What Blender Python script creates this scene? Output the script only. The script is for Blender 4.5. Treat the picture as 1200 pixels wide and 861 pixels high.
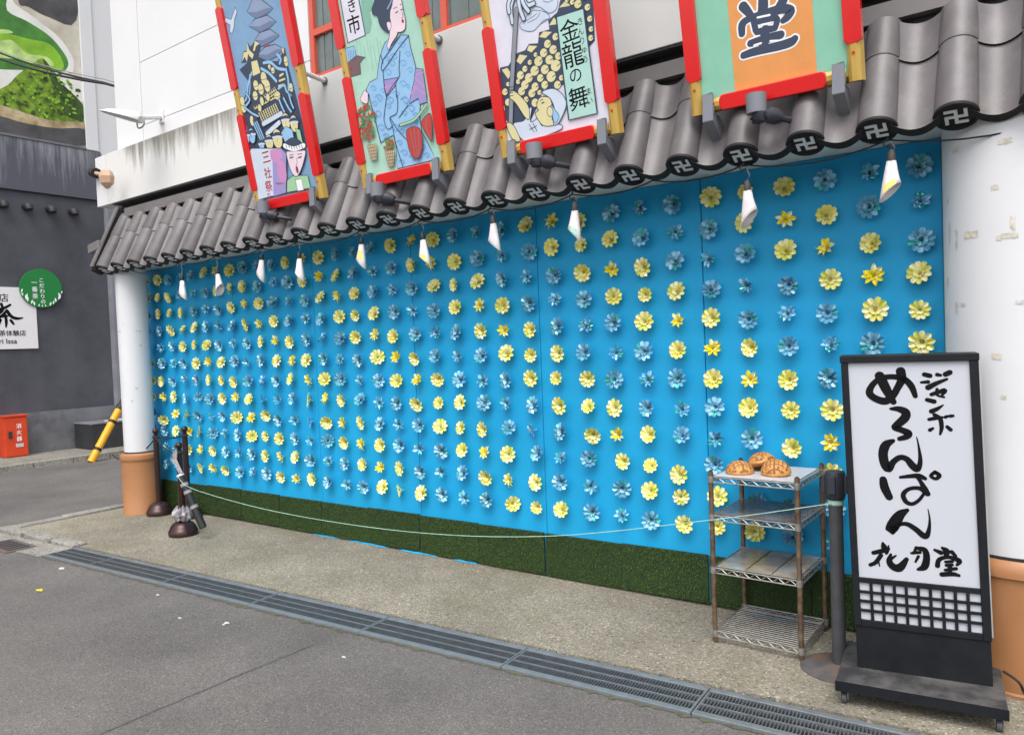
import bpy, math, random
from math import sin, cos, pi, radians, sqrt, atan2
from mathutils import Vector, Matrix
from mathutils.geometry import tessellate_polygon

for o in list(bpy.data.objects):
    bpy.data.objects.remove(o)
S = bpy.context.scene
COL = S.collection
rnd = random.Random(7)

# ------------------------------------------------------------------ camera
CAM = Vector((0.5792, -4.4673, 1.6851))
CR = Vector((0.80846, 0.58732, -0.03800))
CU = Vector((0.01211, 0.04796, 0.99878))
CF = Vector((-0.58843, 0.80793, -0.03166))
FPX = 880.0
cd = bpy.data.cameras.new('camera')
cd.sensor_width = 36.0
cd.lens = FPX / 1200 * 36
cd.clip_start, cd.clip_end = 0.05, 500
cam = bpy.data.objects.new('camera', cd)
COL.objects.link(cam)
cam.matrix_world = Matrix(((CR.x, CU.x, -CF.x, CAM.x), (CR.y, CU.y, -CF.y, CAM.y), (CR.z, CU.z, -CF.z, CAM.z), (0, 0, 0, 1)))
S.camera = cam

# ------------------------------------------------------------------ sky, sun, exposure
SUN_EL, SUN_AZ = radians(60), radians(157)      # azimuth clockwise from +Y
w = bpy.data.worlds.new('World')
S.world = w
w.use_nodes = True
nt = w.node_tree
bg = nt.nodes['Background']
sky = nt.nodes.new('ShaderNodeTexSky')
sky.sky_type = 'NISHITA'
sky.sun_disc = False
sky.sun_elevation = SUN_EL
sky.sun_rotation = SUN_AZ
sky.air_density, sky.dust_density, sky.ozone_density = 1.0, 4.0, 1.0
hs = nt.nodes.new('ShaderNodeHueSaturation')     # hazy, almost white overcast
hs.inputs['Saturation'].default_value = 0.25
nt.links.new(sky.outputs[0], hs.inputs['Color'])
nt.links.new(hs.outputs[0], bg.inputs['Color'])
bg.inputs['Strength'].default_value = 0.15
sl = bpy.data.lights.new('sun', 'SUN')
sl.energy = 0.85
sl.angle = radians(45)
sl.color = (1.0, 0.97, 0.92)
sun = bpy.data.objects.new('sun', sl)
COL.objects.link(sun)
sd = Vector((sin(SUN_AZ) * cos(SUN_EL), cos(SUN_AZ) * cos(SUN_EL), sin(SUN_EL)))
sun.rotation_euler = (-sd).to_track_quat('-Z', 'Y').to_euler()
S.view_settings.view_transform = 'Standard'
S.view_settings.look = 'None'
S.view_settings.exposure = 0.88
S.view_settings.gamma = 1.0
S.view_settings.use_curve_mapping = False
S.cycles.use_denoising = True
S.cycles.max_bounces = 8


# ------------------------------------------------------------------ photo pixel -> direction helpers
def ray(x, y):
    return CF + CR * ((x - 600) / FPX) - CU * ((y - 430.5) / FPX)


def onX(x, y, X):
    d = ray(x, y); return CAM + d * ((X - CAM.x) / d.x)


def onY(x, y, Y):
    d = ray(x, y); return CAM + d * ((Y - CAM.y) / d.y)


def onZ(x, y, Z):
    d = ray(x, y); return CAM + d * ((Z - CAM.z) / d.z)


class Plane:
    """a flat face in the place: origin, two unit axes, normal towards the street"""
    def __init__(self, O, ex, ey):
        self.O, self.ex, self.ey = Vector(O), Vector(ex).normalized(), Vector(ey).normalized()
        self.n = self.ex.cross(self.ey).normalized()

    def uv(self, x, y):
        d = ray(x, y)
        p = CAM + d * ((self.O - CAM).dot(self.n) / d.dot(self.n)) - self.O
        return (p.dot(self.ex), p.dot(self.ey))

    def w(self, u, v, h=0.0):
        return self.O + self.ex * u + self.ey * v + self.n * h


# ------------------------------------------------------------------ materials
MATS = {}


def srgb(r, g, b):
    f = lambda c: (c / 255 / 12.92) if c <= 10 else ((c / 255 + 0.055) / 1.055) ** 2.4
    return (f(r), f(g), f(b))


def mat(name, col, rough=0.6, metal=0.0, var=0.12, vscale=6.0, bump=0.0, bscale=60.0, spec=0.5, col2=None,
        stain=None, rand=0.0, coat=0.0, transm=0.0, film=0.0, emit=None, sub=0.0):
    """procedural principled material: noise-varied colour, optional second colour, stains, fine relief"""
    if name in MATS:
        return MATS[name]
    m = bpy.data.materials.new(name)
    m.use_nodes = True
    t = m.node_tree
    N, L = t.nodes, t.links
    p = N['Principled BSDF']
    p.inputs['Roughness'].default_value = rough
    p.inputs['Metallic'].default_value = metal
    p.inputs['Specular IOR Level'].default_value = spec
    if coat: p.inputs['Coat Weight'].default_value = coat; p.inputs['Coat Roughness'].default_value = 0.15
    if transm: p.inputs['Transmission Weight'].default_value = transm
    if film:
        p.inputs['Thin Film Thickness'].default_value = film
        p.inputs['Thin Film IOR'].default_value = 1.45
    tc = N.new('ShaderNodeTexCoord')
    n1 = N.new('ShaderNodeTexNoise')
    n1.inputs['Scale'].default_value = vscale
    n1.inputs['Detail'].default_value = 6
    n1.inputs['Roughness'].default_value = 0.65
    L.new(tc.outputs['Object'], n1.inputs['Vector'])
    rp = N.new('ShaderNodeValToRGB')
    c = Vector(col)
    a = c * (1 - var)
    b = Vector(col2) if col2 else Vector([min(1, x * (1 + var)) for x in c])
    rp.color_ramp.elements[0].position = 0.32
    rp.color_ramp.elements[1].position = 0.68
    rp.color_ramp.elements[0].color = (*a, 1)
    rp.color_ramp.elements[1].color = (*b, 1)
    L.new(n1.outputs['Fac'], rp.inputs['Fac'])
    out = rp.outputs['Color']
    if stain:
        scol, sscale, lo, hi, amt = stain
        n2 = N.new('ShaderNodeTexNoise')
        n2.inputs['Scale'].default_value = sscale
        n2.inputs['Detail'].default_value = 8
        n2.inputs['Roughness'].default_value = 0.7
        L.new(tc.outputs['Object'], n2.inputs['Vector'])
        mr = N.new('ShaderNodeMapRange')
        mr.inputs['From Min'].default_value = lo
        mr.inputs['From Max'].default_value = hi
        mr.inputs['To Max'].default_value = amt
        L.new(n2.outputs['Fac'], mr.inputs['Value'])
        mx = N.new('ShaderNodeMix')
        mx.data_type = 'RGBA'
        L.new(mr.outputs[0], mx.inputs['Factor'])
        L.new(out, mx.inputs['A'])
        mx.inputs['B'].default_value = (*scol, 1)
        out = mx.outputs['Result']
    if rand:
        oi = N.new('ShaderNodeObjectInfo')
        h = N.new('ShaderNodeHueSaturation')
        mr2 = N.new('ShaderNodeMapRange')
        mr2.inputs['To Min'].default_value = 1 - rand
        mr2.inputs['To Max'].default_value = 1 + rand
        L.new(oi.outputs['Random'], mr2.inputs['Value'])
        L.new(mr2.outputs[0], h.inputs['Value'])
        L.new(out, h.inputs['Color'])
        out = h.outputs['Color']
    L.new(out, p.inputs['Base Color'])
    if emit:
        L.new(out, p.inputs['Emission Color'])
        p.inputs['Emission Strength'].default_value = emit
    if bump:
        n3 = N.new('ShaderNodeTexNoise')
        n3.inputs['Scale'].default_value = bscale
        n3.inputs['Detail'].default_value = 5
        L.new(tc.outputs['Object'], n3.inputs['Vector'])
        bp = N.new('ShaderNodeBump')
        bp.inputs['Strength'].default_value = bump
        bp.inputs['Distance'].default_value = 0.01
        L.new(n3.outputs['Fac'], bp.inputs['Height'])
        L.new(bp.outputs[0], p.inputs['Normal'])
    if sub:
        p.inputs['Subsurface Weight'].default_value = sub
        p.inputs['Subsurface Radius'].default_value = (0.01, 0.01, 0.01)
    MATS[name] = m
    return m


def ink(name, r, g, b, rough=0.5, var=0.05):
    return mat(name, srgb(r, g, b), rough, var=var, vscale=9)


def ground_mat(name, base, speck_dark, speck_light, sc, big, moss=None):
    """asphalt / exposed aggregate concrete: cells of stone chips, large patches, grit relief"""
    m = bpy.data.materials.new(name)
    m.use_nodes = True
    t = m.node_tree
    N, L = t.nodes, t.links
    p = N['Principled BSDF']
    p.inputs['Roughness'].default_value = 0.88
    p.inputs['Specular IOR Level'].default_value = 0.3
    tc = N.new('ShaderNodeTexCoord')
    vo = N.new('ShaderNodeTexVoronoi')
    vo.inputs['Scale'].default_value = sc
    L.new(tc.outputs['Object'], vo.inputs['Vector'])
    sep = N.new('ShaderNodeSeparateColor')
    L.new(vo.outputs['Color'], sep.inputs[0])
    r1 = N.new('ShaderNodeValToRGB')
    e = r1.color_ramp.elements
    e[0].position, e[0].color = 0.0, (*speck_dark, 1)
    e[1].position, e[1].color = 1.0, (*speck_light, 1)
    e2 = e.new(0.22); e2.color = (*base, 1)
    e3 = e.new(0.86); e3.color = (*[x * 1.12 for x in base], 1)
    L.new(sep.outputs[0], r1.inputs['Fac'])
    nb = N.new('ShaderNodeTexNoise')
    nb.inputs['Scale'].default_value = big
    nb.inputs['Detail'].default_value = 9
    nb.inputs['Roughness'].default_value = 0.62
    L.new(tc.outputs['Object'], nb.inputs['Vector'])
    rb = N.new('ShaderNodeValToRGB')
    rb.color_ramp.elements[0].position, rb.color_ramp.elements[0].color = 0.3, (0.70, 0.69, 0.68, 1)
    rb.color_ramp.elements[1].position, rb.color_ramp.elements[1].color = 0.7, (1.18, 1.16, 1.12, 1)
    L.new(nb.outputs['Fac'], rb.inputs['Fac'])
    mx = N.new('ShaderNodeMix'); mx.data_type = 'RGBA'; mx.blend_type = 'MULTIPLY'
    mx.inputs['Factor'].default_value = 1
    L.new(r1.outputs['Color'], mx.inputs['A']); L.new(rb.outputs['Color'], mx.inputs['B'])
    out = mx.outputs['Result']
    if moss:
        nm = N.new('ShaderNodeTexNoise')
        nm.inputs['Scale'].default_value = 0.9
        nm.inputs['Detail'].default_value = 10
        nm.inputs['Roughness'].default_value = 0.75
        L.new(tc.outputs['Object'], nm.inputs['Vector'])
        mr = N.new('ShaderNodeMapRange')
        mr.inputs['From Min'].default_value, mr.inputs['From Max'].default_value = 0.48, 0.72
        mr.inputs['To Max'].default_value = 0.6
        L.new(nm.outputs['Fac'], mr.inputs['Value'])
        m2 = N.new('ShaderNodeMix'); m2.data_type = 'RGBA'
        L.new(mr.outputs[0], m2.inputs['Factor'])
        L.new(out, m2.inputs['A']); m2.inputs['B'].default_value = (*moss, 1)
        out = m2.outputs['Result']
    L.new(out, p.inputs['Base Color'])
    bp = N.new('ShaderNodeBump')
    bp.inputs['Strength'].default_value = 0.6
    bp.inputs['Distance'].default_value = 0.006
    L.new(vo.outputs['Distance'], bp.inputs['Height'])
    L.new(bp.outputs[0], p.inputs['Normal'])
    MATS[name] = m
    return m


def streak_mat(name, base, dirt, zlo, zhi, x0=None, x1=None):
    """white wall with grimy runs hanging down from its top edge"""
    m = bpy.data.materials.new(name)
    m.use_nodes = True
    t = m.node_tree
    N, L = t.nodes, t.links
    p = N['Principled BSDF']
    p.inputs['Roughness'].default_value = 0.6
    tc = N.new('ShaderNodeTexCoord')
    sp = N.new('ShaderNodeSeparateXYZ')
    L.new(tc.outputs['Object'], sp.inputs[0])
    mp = N.new('ShaderNodeMapping')
    mp.inputs['Scale'].default_value = (7.0, 7.0, 0.55)
    L.new(tc.outputs['Object'], mp.inputs['Vector'])
    n = N.new('ShaderNodeTexNoise')
    n.inputs['Scale'].default_value = 1.6
    n.inputs['Detail'].default_value = 8
    n.inputs['Roughness'].default_value = 0.72
    L.new(mp.outputs[0], n.inputs['Vector'])
    h = N.new('ShaderNodeMapRange')
    h.inputs['From Min'].default_value, h.inputs['From Max'].default_value = zlo, zhi
    h.inputs['To Min'].default_value, h.inputs['To Max'].default_value = -0.30, 0.20
    h.clamp = False
    L.new(sp.outputs['Z'], h.inputs['Value'])
    ad = N.new('ShaderNodeMath'); ad.operation = 'ADD'
    L.new(n.outputs['Fac'], ad.inputs[0]); L.new(h.outputs[0], ad.inputs[1])
    fac = ad.outputs[0]
    if x0 is not None:      # the runs keep to one stretch of the wall
        for (a, b) in ((x0, x0 + 0.5), (x1, x1 - 0.5)):
            mm = N.new('ShaderNodeMapRange')
            mm.inputs['From Min'].default_value, mm.inputs['From Max'].default_value = min(a, b), max(a, b)
            mm.inputs['To Min'].default_value, mm.inputs['To Max'].default_value = (-0.35, 0) if a < b else (0, -0.35)
            L.new(sp.outputs['X'], mm.inputs['Value'])
            a2 = N.new('ShaderNodeMath'); a2.operation = 'ADD'
            L.new(fac, a2.inputs[0]); L.new(mm.outputs[0], a2.inputs[1])
            fac = a2.outputs[0]
    mr = N.new('ShaderNodeMapRange')
    mr.inputs['From Min'].default_value, mr.inputs['From Max'].default_value = 0.46, 0.70
    mr.inputs['To Max'].default_value = 0.85
    L.new(fac, mr.inputs['Value'])
    mx = N.new('ShaderNodeMix'); mx.data_type = 'RGBA'
    L.new(mr.outputs[0], mx.inputs['Factor'])
    mx.inputs['A'].default_value = (*base, 1); mx.inputs['B'].default_value = (*dirt, 1)
    L.new(mx.outputs['Result'], p.inputs['Base Color'])
    MATS[name] = m
    return m


WHITE = mat('white paint', (0.70, 0.70, 0.71), 0.5, var=0.02, vscale=1.5)
PILLAR = mat('pillar white', (0.66, 0.665, 0.685), 0.38, var=0.03, vscale=2, stain=((0.45, 0.40, 0.30), 14, 0.66, 0.74, 0.55))
BROWN = mat('brown pillar base', srgb(165, 115, 76), 0.4, var=0.08, vscale=3, stain=((0.18, 0.09, 0.05), 9, 0.62, 0.8, 0.5))
TILE = mat('roof tile', (0.118, 0.107, 0.111), 0.44, var=0.22, vscale=5, bump=0.15, bscale=25, rand=0.16,
           stain=((0.20, 0.175, 0.14), 7, 0.55, 0.75, 0.5))
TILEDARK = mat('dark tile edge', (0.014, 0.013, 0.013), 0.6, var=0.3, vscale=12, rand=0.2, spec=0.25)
SILVER = mat('silver emblem', (0.66, 0.66, 0.67), 0.45, metal=0.2, var=0.1)
FLASH = mat('grey flashing', (0.17, 0.158, 0.156), 0.5, var=0.12, vscale=3)
DARK = mat('dark recess', (0.02, 0.02, 0.022), 0.8)  # near-black; paints shade in recesses and colours dark trim
SOFFIT = mat('soffit', (0.70, 0.75, 0.72), 0.6, var=0.06)
RED = mat('red lacquer', (0.70, 0.012, 0.012), 0.22, var=0.05, coat=0.4)
GOLD = mat('gold paint', (0.56, 0.365, 0.085), 0.36, metal=0.2, var=0.12, vscale=5)
GREYM = mat('grey bracket', (0.19, 0.20, 0.23), 0.45, var=0.08)
LAMPDARK = mat('dark plastic', (0.03, 0.033, 0.045), 0.45)
BLUEPANEL = mat('blue cloth panel', (0.010, 0.33, 0.63), 0.55, var=0.06, vscale=1.5, bump=0.35, bscale=3.5, spec=0.3)
YELBIG = mat('pale yellow foil', (0.84, 0.77, 0.15), 0.28, var=0.10, vscale=30, col2=(0.90, 0.86, 0.30), rand=0.10, coat=0.4)
YELSM = mat('strong yellow foil', (0.88, 0.74, 0.02), 0.25, var=0.1, vscale=30, rand=0.08, coat=0.5)
BLUEBIG = mat('blue foil', (0.15, 0.44, 0.66), 0.22, metal=0.08, var=0.3, vscale=40, col2=(0.16, 0.46, 0.66), rand=0.15, coat=0.6, film=390)
BLUESM = mat('steel blue foil', (0.12, 0.40, 0.63), 0.22, metal=0.08, var=0.3, vscale=40, rand=0.15, coat=0.6, film=360)
GREENGLINT = mat('green foil glint', (0.05, 0.55, 0.30), 0.12, metal=0.6, var=0.2, vscale=30, coat=1.0, film=500)
CENTRE = mat('flower centre', (0.45, 0.30, 0.03), 0.5)
CENTREB = mat('flower centre dark', (0.02, 0.06, 0.12), 0.5)
STEM = mat('flower stem', (0.35, 0.6, 0.75), 0.4)
GRASS = mat('turf blade', (0.020, 0.066, 0.007), 0.7, var=0.5, vscale=90, col2=(0.105, 0.18, 0.03), rand=0.12, spec=0.2)
TURFBACK = mat('turf backing', (0.012, 0.03, 0.009), 0.8)
STEEL = mat('galvanised steel', (0.20, 0.225, 0.24), 0.42, metal=0.35, var=0.15, vscale=12, stain=((0.09, 0.08, 0.07), 20, 0.55, 0.75, 0.5))
RUST = mat('rusty chrome post', (0.17, 0.095, 0.055), 0.42, metal=0.5, var=0.4, vscale=25, col2=(0.26, 0.18, 0.12), stain=((0.05, 0.035, 0.03), 18, 0.5, 0.75, 0.7))
CHROME = mat('dull chrome wire', (0.33, 0.32, 0.30), 0.35, metal=0.6, var=0.25, vscale=30, stain=((0.20, 0.13, 0.07), 22, 0.55, 0.72, 0.6))
SHEET = mat('grimy clear sheet', (0.30, 0.25, 0.19), 0.15, var=0.3, vscale=9, stain=((0.32, 0.40, 0.42), 5, 0.45, 0.62, 0.7))
SHEETDK = mat('rusty tray sheet', (0.16, 0.13, 0.115), 0.18, var=0.35, vscale=9, stain=((0.06, 0.035, 0.02), 6, 0.5, 0.7, 0.7))
TOPSHEET = mat('pale shelf sheet', (0.52, 0.53, 0.57), 0.3, var=0.1, vscale=9)
BREAD = mat('melon bread crust', (0.56, 0.235, 0.05), 0.5, var=0.3, vscale=14, col2=(0.66, 0.33, 0.09), bump=0.3, bscale=90)
CUT = mat('melon bread groove', (0.25, 0.10, 0.03), 0.7, var=0.3, vscale=30)
BLACKP = mat('black paint', (0.010, 0.011, 0.014), 0.5, var=0.3, vscale=9, spec=0.25, stain=((0.10, 0.10, 0.11), 30, 0.68, 0.76, 0.6))
WOODBLK = mat('worn black platform', (0.03, 0.03, 0.032), 0.7, var=0.4, vscale=7, stain=((0.16, 0.15, 0.14), 6, 0.45, 0.7, 0.6))
ACRYL = mat('white acrylic', (0.50, 0.52, 0.57), 0.3, var=0.015, vscale=2)
INKB = mat('black ink', (0.006, 0.006, 0.007), 0.7, var=0.2, spec=0.12)
POSTGREY = mat('dark grey post', (0.060, 0.062, 0.068), 0.5, var=0.2, vscale=12)
RUSTDISC = mat('rusty disc', (0.10, 0.095, 0.095), 0.6, var=0.35, vscale=8, stain=((0.20, 0.085, 0.035), 9, 0.48, 0.62, 0.8))
BRONZE = mat('brown stanchion', (0.045, 0.022, 0.020), 0.28, metal=0.4, var=0.15)
CLEARBAG = mat('crumpled clear film', (0.27, 0.25, 0.26), 0.2, var=0.3, vscale=30)
CORD = mat('pale cord', (0.38, 0.60, 0.48), 0.6)
BLKCABLE = mat('black cable', (0.012, 0.012, 0.013), 0.6)
PAPER = mat('lamp paper', (0.82, 0.78, 0.78), 0.6, var=0.05, vscale=20, sub=0.0)
DWALL = mat('dark stucco', (0.066, 0.067, 0.085), 0.75, var=0.25, vscale=1.2, col2=(0.088, 0.088, 0.108), bump=0.25, bscale=120)
DWALL2 = mat('dark stucco base', (0.16, 0.165, 0.18), 0.8, var=0.25, vscale=1.6, bump=0.2, bscale=90, stain=((0.045, 0.046, 0.05), 2.5, 0.5, 0.7, 0.6))
BLOCK = mat('dark stone block', (0.028, 0.029, 0.033), 0.6, var=0.25, vscale=8)
REDBOX = mat('fire box red', (0.62, 0.055, 0.012), 0.4, var=0.1, stain=((0.3, 0.02, 0.008), 4, 0.6, 0.8, 0.4))
REDWIN = mat('faded red window frame', (0.62, 0.10, 0.06), 0.5, var=0.06)
GLASS = mat('dim window glass', (0.075, 0.10, 0.095), 0.12, var=0.2, vscale=3, spec=0.6)
YELLOW = mat('yellow guard', (0.80, 0.38, 0.005), 0.4, var=0.06)
GREENSGN = mat('green sign', (0.006, 0.20, 0.035), 0.35, var=0.04)
SIGNW = mat('white sign board', (0.78, 0.76, 0.77), 0.45, var=0.02)
TAN = mat('tan lamp', (0.50, 0.33, 0.23), 0.5)
CONC = ground_mat('aggregate concrete', (0.235, 0.215, 0.175), (0.10, 0.09, 0.072), (0.46, 0.43, 0.36), 115, 1.1, moss=(0.115, 0.118, 0.055))
KERB = ground_mat('kerb concrete', (0.26, 0.25, 0.23), (0.14, 0.135, 0.12), (0.36, 0.35, 0.33), 60, 2.0)
FARPAVE = ground_mat('far pavement', (0.24, 0.23, 0.20), (0.12, 0.115, 0.10), (0.34, 0.33, 0.31), 50, 1.5)
ASPH = ground_mat('asphalt', (0.131, 0.124, 0.122), (0.075, 0.072, 0.072), (0.24, 0.235, 0.23), 170, 0.8)
STAINW = streak_mat('stained white band', (0.68, 0.675, 0.66), (0.17, 0.155, 0.125), 3.5, 4.03, -8.15 + 3.5, -5.0 + 3.5)
BANDGREY = streak_mat('weathered grey band', (0.085, 0.088, 0.11), (0.30, 0.30, 0.33), 4.1, 5.9)


# ------------------------------------------------------------------ mesh + object helpers
class MB:
    def __init__(self):
        self.v, self.f, self.m = [], [], []

    def add(self, vs, fs, mi=0):
        b = len(self.v)
        self.v += [Vector(p) for p in vs]
        self.f += [tuple(i + b for i in f) for f in fs]
        self.m += [mi] * len(fs)
        return self

    def box(self, lo, hi, mi=0, M=None):
        x0, y0, z0 = lo; x1, y1, z1 = hi
        vs = [Vector(p) for p in ((x0, y0, z0), (x1, y0, z0), (x1, y1, z0), (x0, y1, z0), (x0, y0, z1), (x1, y0, z1), (x1, y1, z1), (x0, y1, z1))]
        if M: vs = [M @ p for p in vs]
        return self.add(vs, [(3, 2, 1, 0), (4, 5, 6, 7), (0, 1, 5, 4), (1, 2, 6, 5), (2, 3, 7, 6), (3, 0, 4, 7)], mi)

    def tube(self, pts, r, n=8, mi=0, caps=True):
        pts = [Vector(p) for p in pts]
        rs = r if isinstance(r, (list, tuple)) else [r] * len(pts)
        rings = []
        up = Vector((0, 0, 1))
        t0 = (pts[1] - pts[0]).normalized()
        if abs(t0.dot(up)) > 0.95: up = Vector((1, 0, 0))
        for i, p in enumerate(pts):
            t = (pts[min(i + 1, len(pts) - 1)] - pts[max(i - 1, 0)]).normalized()
            a = t.cross(up)
            if a.length < 1e-4: a = t.cross(Vector((0, 1, 0)))
            a.normalize(); b = a.cross(t).normalized()
            rings.append([p + (a * cos(2 * pi * k / n) + b * sin(2 * pi * k / n)) * rs[i] for k in range(n)])
        vs = [q for ring in rings for q in ring]
        fs = []
        for i in range(len(pts) - 1):
            for k in range(n):
                k2 = (k + 1) % n
                fs.append((i * n + k, (i + 1) * n + k, (i + 1) * n + k2, i * n + k2))
        if caps:
            fs.append(tuple(range(n)))
            fs.append(tuple(reversed([(len(pts) - 1) * n + k for k in range(n)])))
        return self.add(vs, fs, mi)

    def lathe(self, prof, c=(0, 0, 0), n=24, mi=0, M=None):
        """prof: (radius, z) list turned about the vertical axis through c"""
        c = Vector(c)
        vs = []
        for (r, z) in prof:
            for k in range(n):
                p = Vector((r * cos(2 * pi * k / n), r * sin(2 * pi * k / n), z))
                vs.append((M @ p if M else p) + c)
        fs = []
        for i in range(len(prof) - 1):
            for k in range(n):
                k2 = (k + 1) % n
                fs.append((i * n + k, i * n + k2, (i + 1) * n + k2, (i + 1) * n + k))
        fs.append(tuple(reversed(range(n))))
        fs.append(tuple((len(prof) - 1) * n + k for k in range(n)))
        return self.add(vs, fs, mi)

    def sheet(self, pts, mi=0):
        """flat polygon, concave allowed"""
        pts = [Vector(p) for p in pts]
        return self.add(pts, [tuple(t) for t in tessellate_polygon([pts])], mi)

    def prism(self, P, uvs, h0, h1, mi=0):
        """outline on a Plane raised from h0 to h1"""
        n = len(uvs)
        ar = sum(uvs[i][0] * uvs[(i + 1) % n][1] - uvs[(i + 1) % n][0] * uvs[i][1] for i in range(n))
        if ar < 0: uvs = list(reversed(uvs))
        vs = [P.w(u, v, h0) for u, v in uvs] + [P.w(u, v, h1) for u, v in uvs]
        top = [tuple(i + n for i in t) for t in tessellate_polygon([[Vector((u, v, 0)) for u, v in uvs]])]
        return self.add(vs, top + [(i, (i + 1) % n, (i + 1) % n + n, i + n) for i in range(n)], mi)


ORG = {}


def org(o):
    return ORG.get(o.name, Vector((0, 0, 0))) if o else Vector((0, 0, 0))


def build(name, mb, mats, parent=None, smooth=False, local=False, bevel=0.0, kind=None, label=None):
    """ONE mesh object from a builder; vertices are world coordinates unless local"""
    me = bpy.data.meshes.new(name)
    o0 = Vector((0, 0, 0)) if local else org(parent)
    me.from_pydata([tuple(p - o0) for p in mb.v], [], mb.f)
    for m in (mats if isinstance(mats, (list, tuple)) else [mats]):
        me.materials.append(m)
    me.polygons.foreach_set('material_index', mb.m)
    if smooth:
        me.polygons.foreach_set('use_smooth', [True] * len(me.polygons))
        me.set_sharp_from_angle(angle=radians(40))
    me.update()
    o = bpy.data.objects.new(name, me)
    COL.objects.link(o)
    if parent:
        o.parent = parent
        ORG[o.name] = o0
    if bevel:
        b = o.modifiers.new('bevel', 'BEVEL')
        b.width = bevel; b.segments = 2; b.limit_method = 'ANGLE'
    if kind: o['kind'] = kind
    if label: o['label'] = label
    return o


def tag(o, label, cat, group=None):
    o['label'] = label; o['category'] = cat
    if group: o['group'] = group
    return o


def thing(name, label, cat, loc=(0, 0, 0), group=None):
    o = bpy.data.objects.new(name, None)
    o.empty_display_size = 0.1
    COL.objects.link(o)
    o.location = loc
    ORG[o.name] = Vector(loc)
    return tag(o, label, cat, group)


def copy_tree(o, parent=None):
    c = o.copy()
    COL.objects.link(c)
    c.parent = parent
    ORG[c.name] = org(o)
    for ch in o.children:
        copy_tree(ch, c)
    return c


def struct(name, mb, m, **k):
    o = build(name, mb, m, **k)
    o['kind'] = 'structure'
    return o


ORD = ['first', 'second', 'third', 'fourth', 'fifth', 'sixth', 'seventh', 'eighth', 'ninth', 'tenth', 'eleventh', 'twelfth',
       'thirteenth', 'fourteenth', 'fifteenth', 'sixteenth', 'seventeenth', 'eighteenth', 'nineteenth', 'twentieth']


def ordinal(i):
    if i < 20: return ORD[i]
    if i == 29: return 'thirtieth'
    return ('twenty-' if i < 29 else 'thirty-') + ORD[(i + 1) % 10 - 1]


# flat print and brush lettering on a plane, traced from the photograph ----------------------
def smooth_pts(pts, sub=5):
    n = len(pts)
    if n < 3: return pts
    out = []
    for i in range(n - 1):
        p0, p1, p2, p3 = pts[max(i - 1, 0)], pts[i], pts[i + 1], pts[min(i + 2, n - 1)]
        for k in range(sub):
            t = k / sub
            out.append(tuple(0.5 * (2 * b + (c - a) * t + (2 * a - 5 * b + 4 * c - d) * t * t + (3 * b - a - 3 * c + d) * t ** 3)
                             for a, b, c, d in zip(p0, p1, p2, p3)))
    out.append(pts[-1])
    return out


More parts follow.
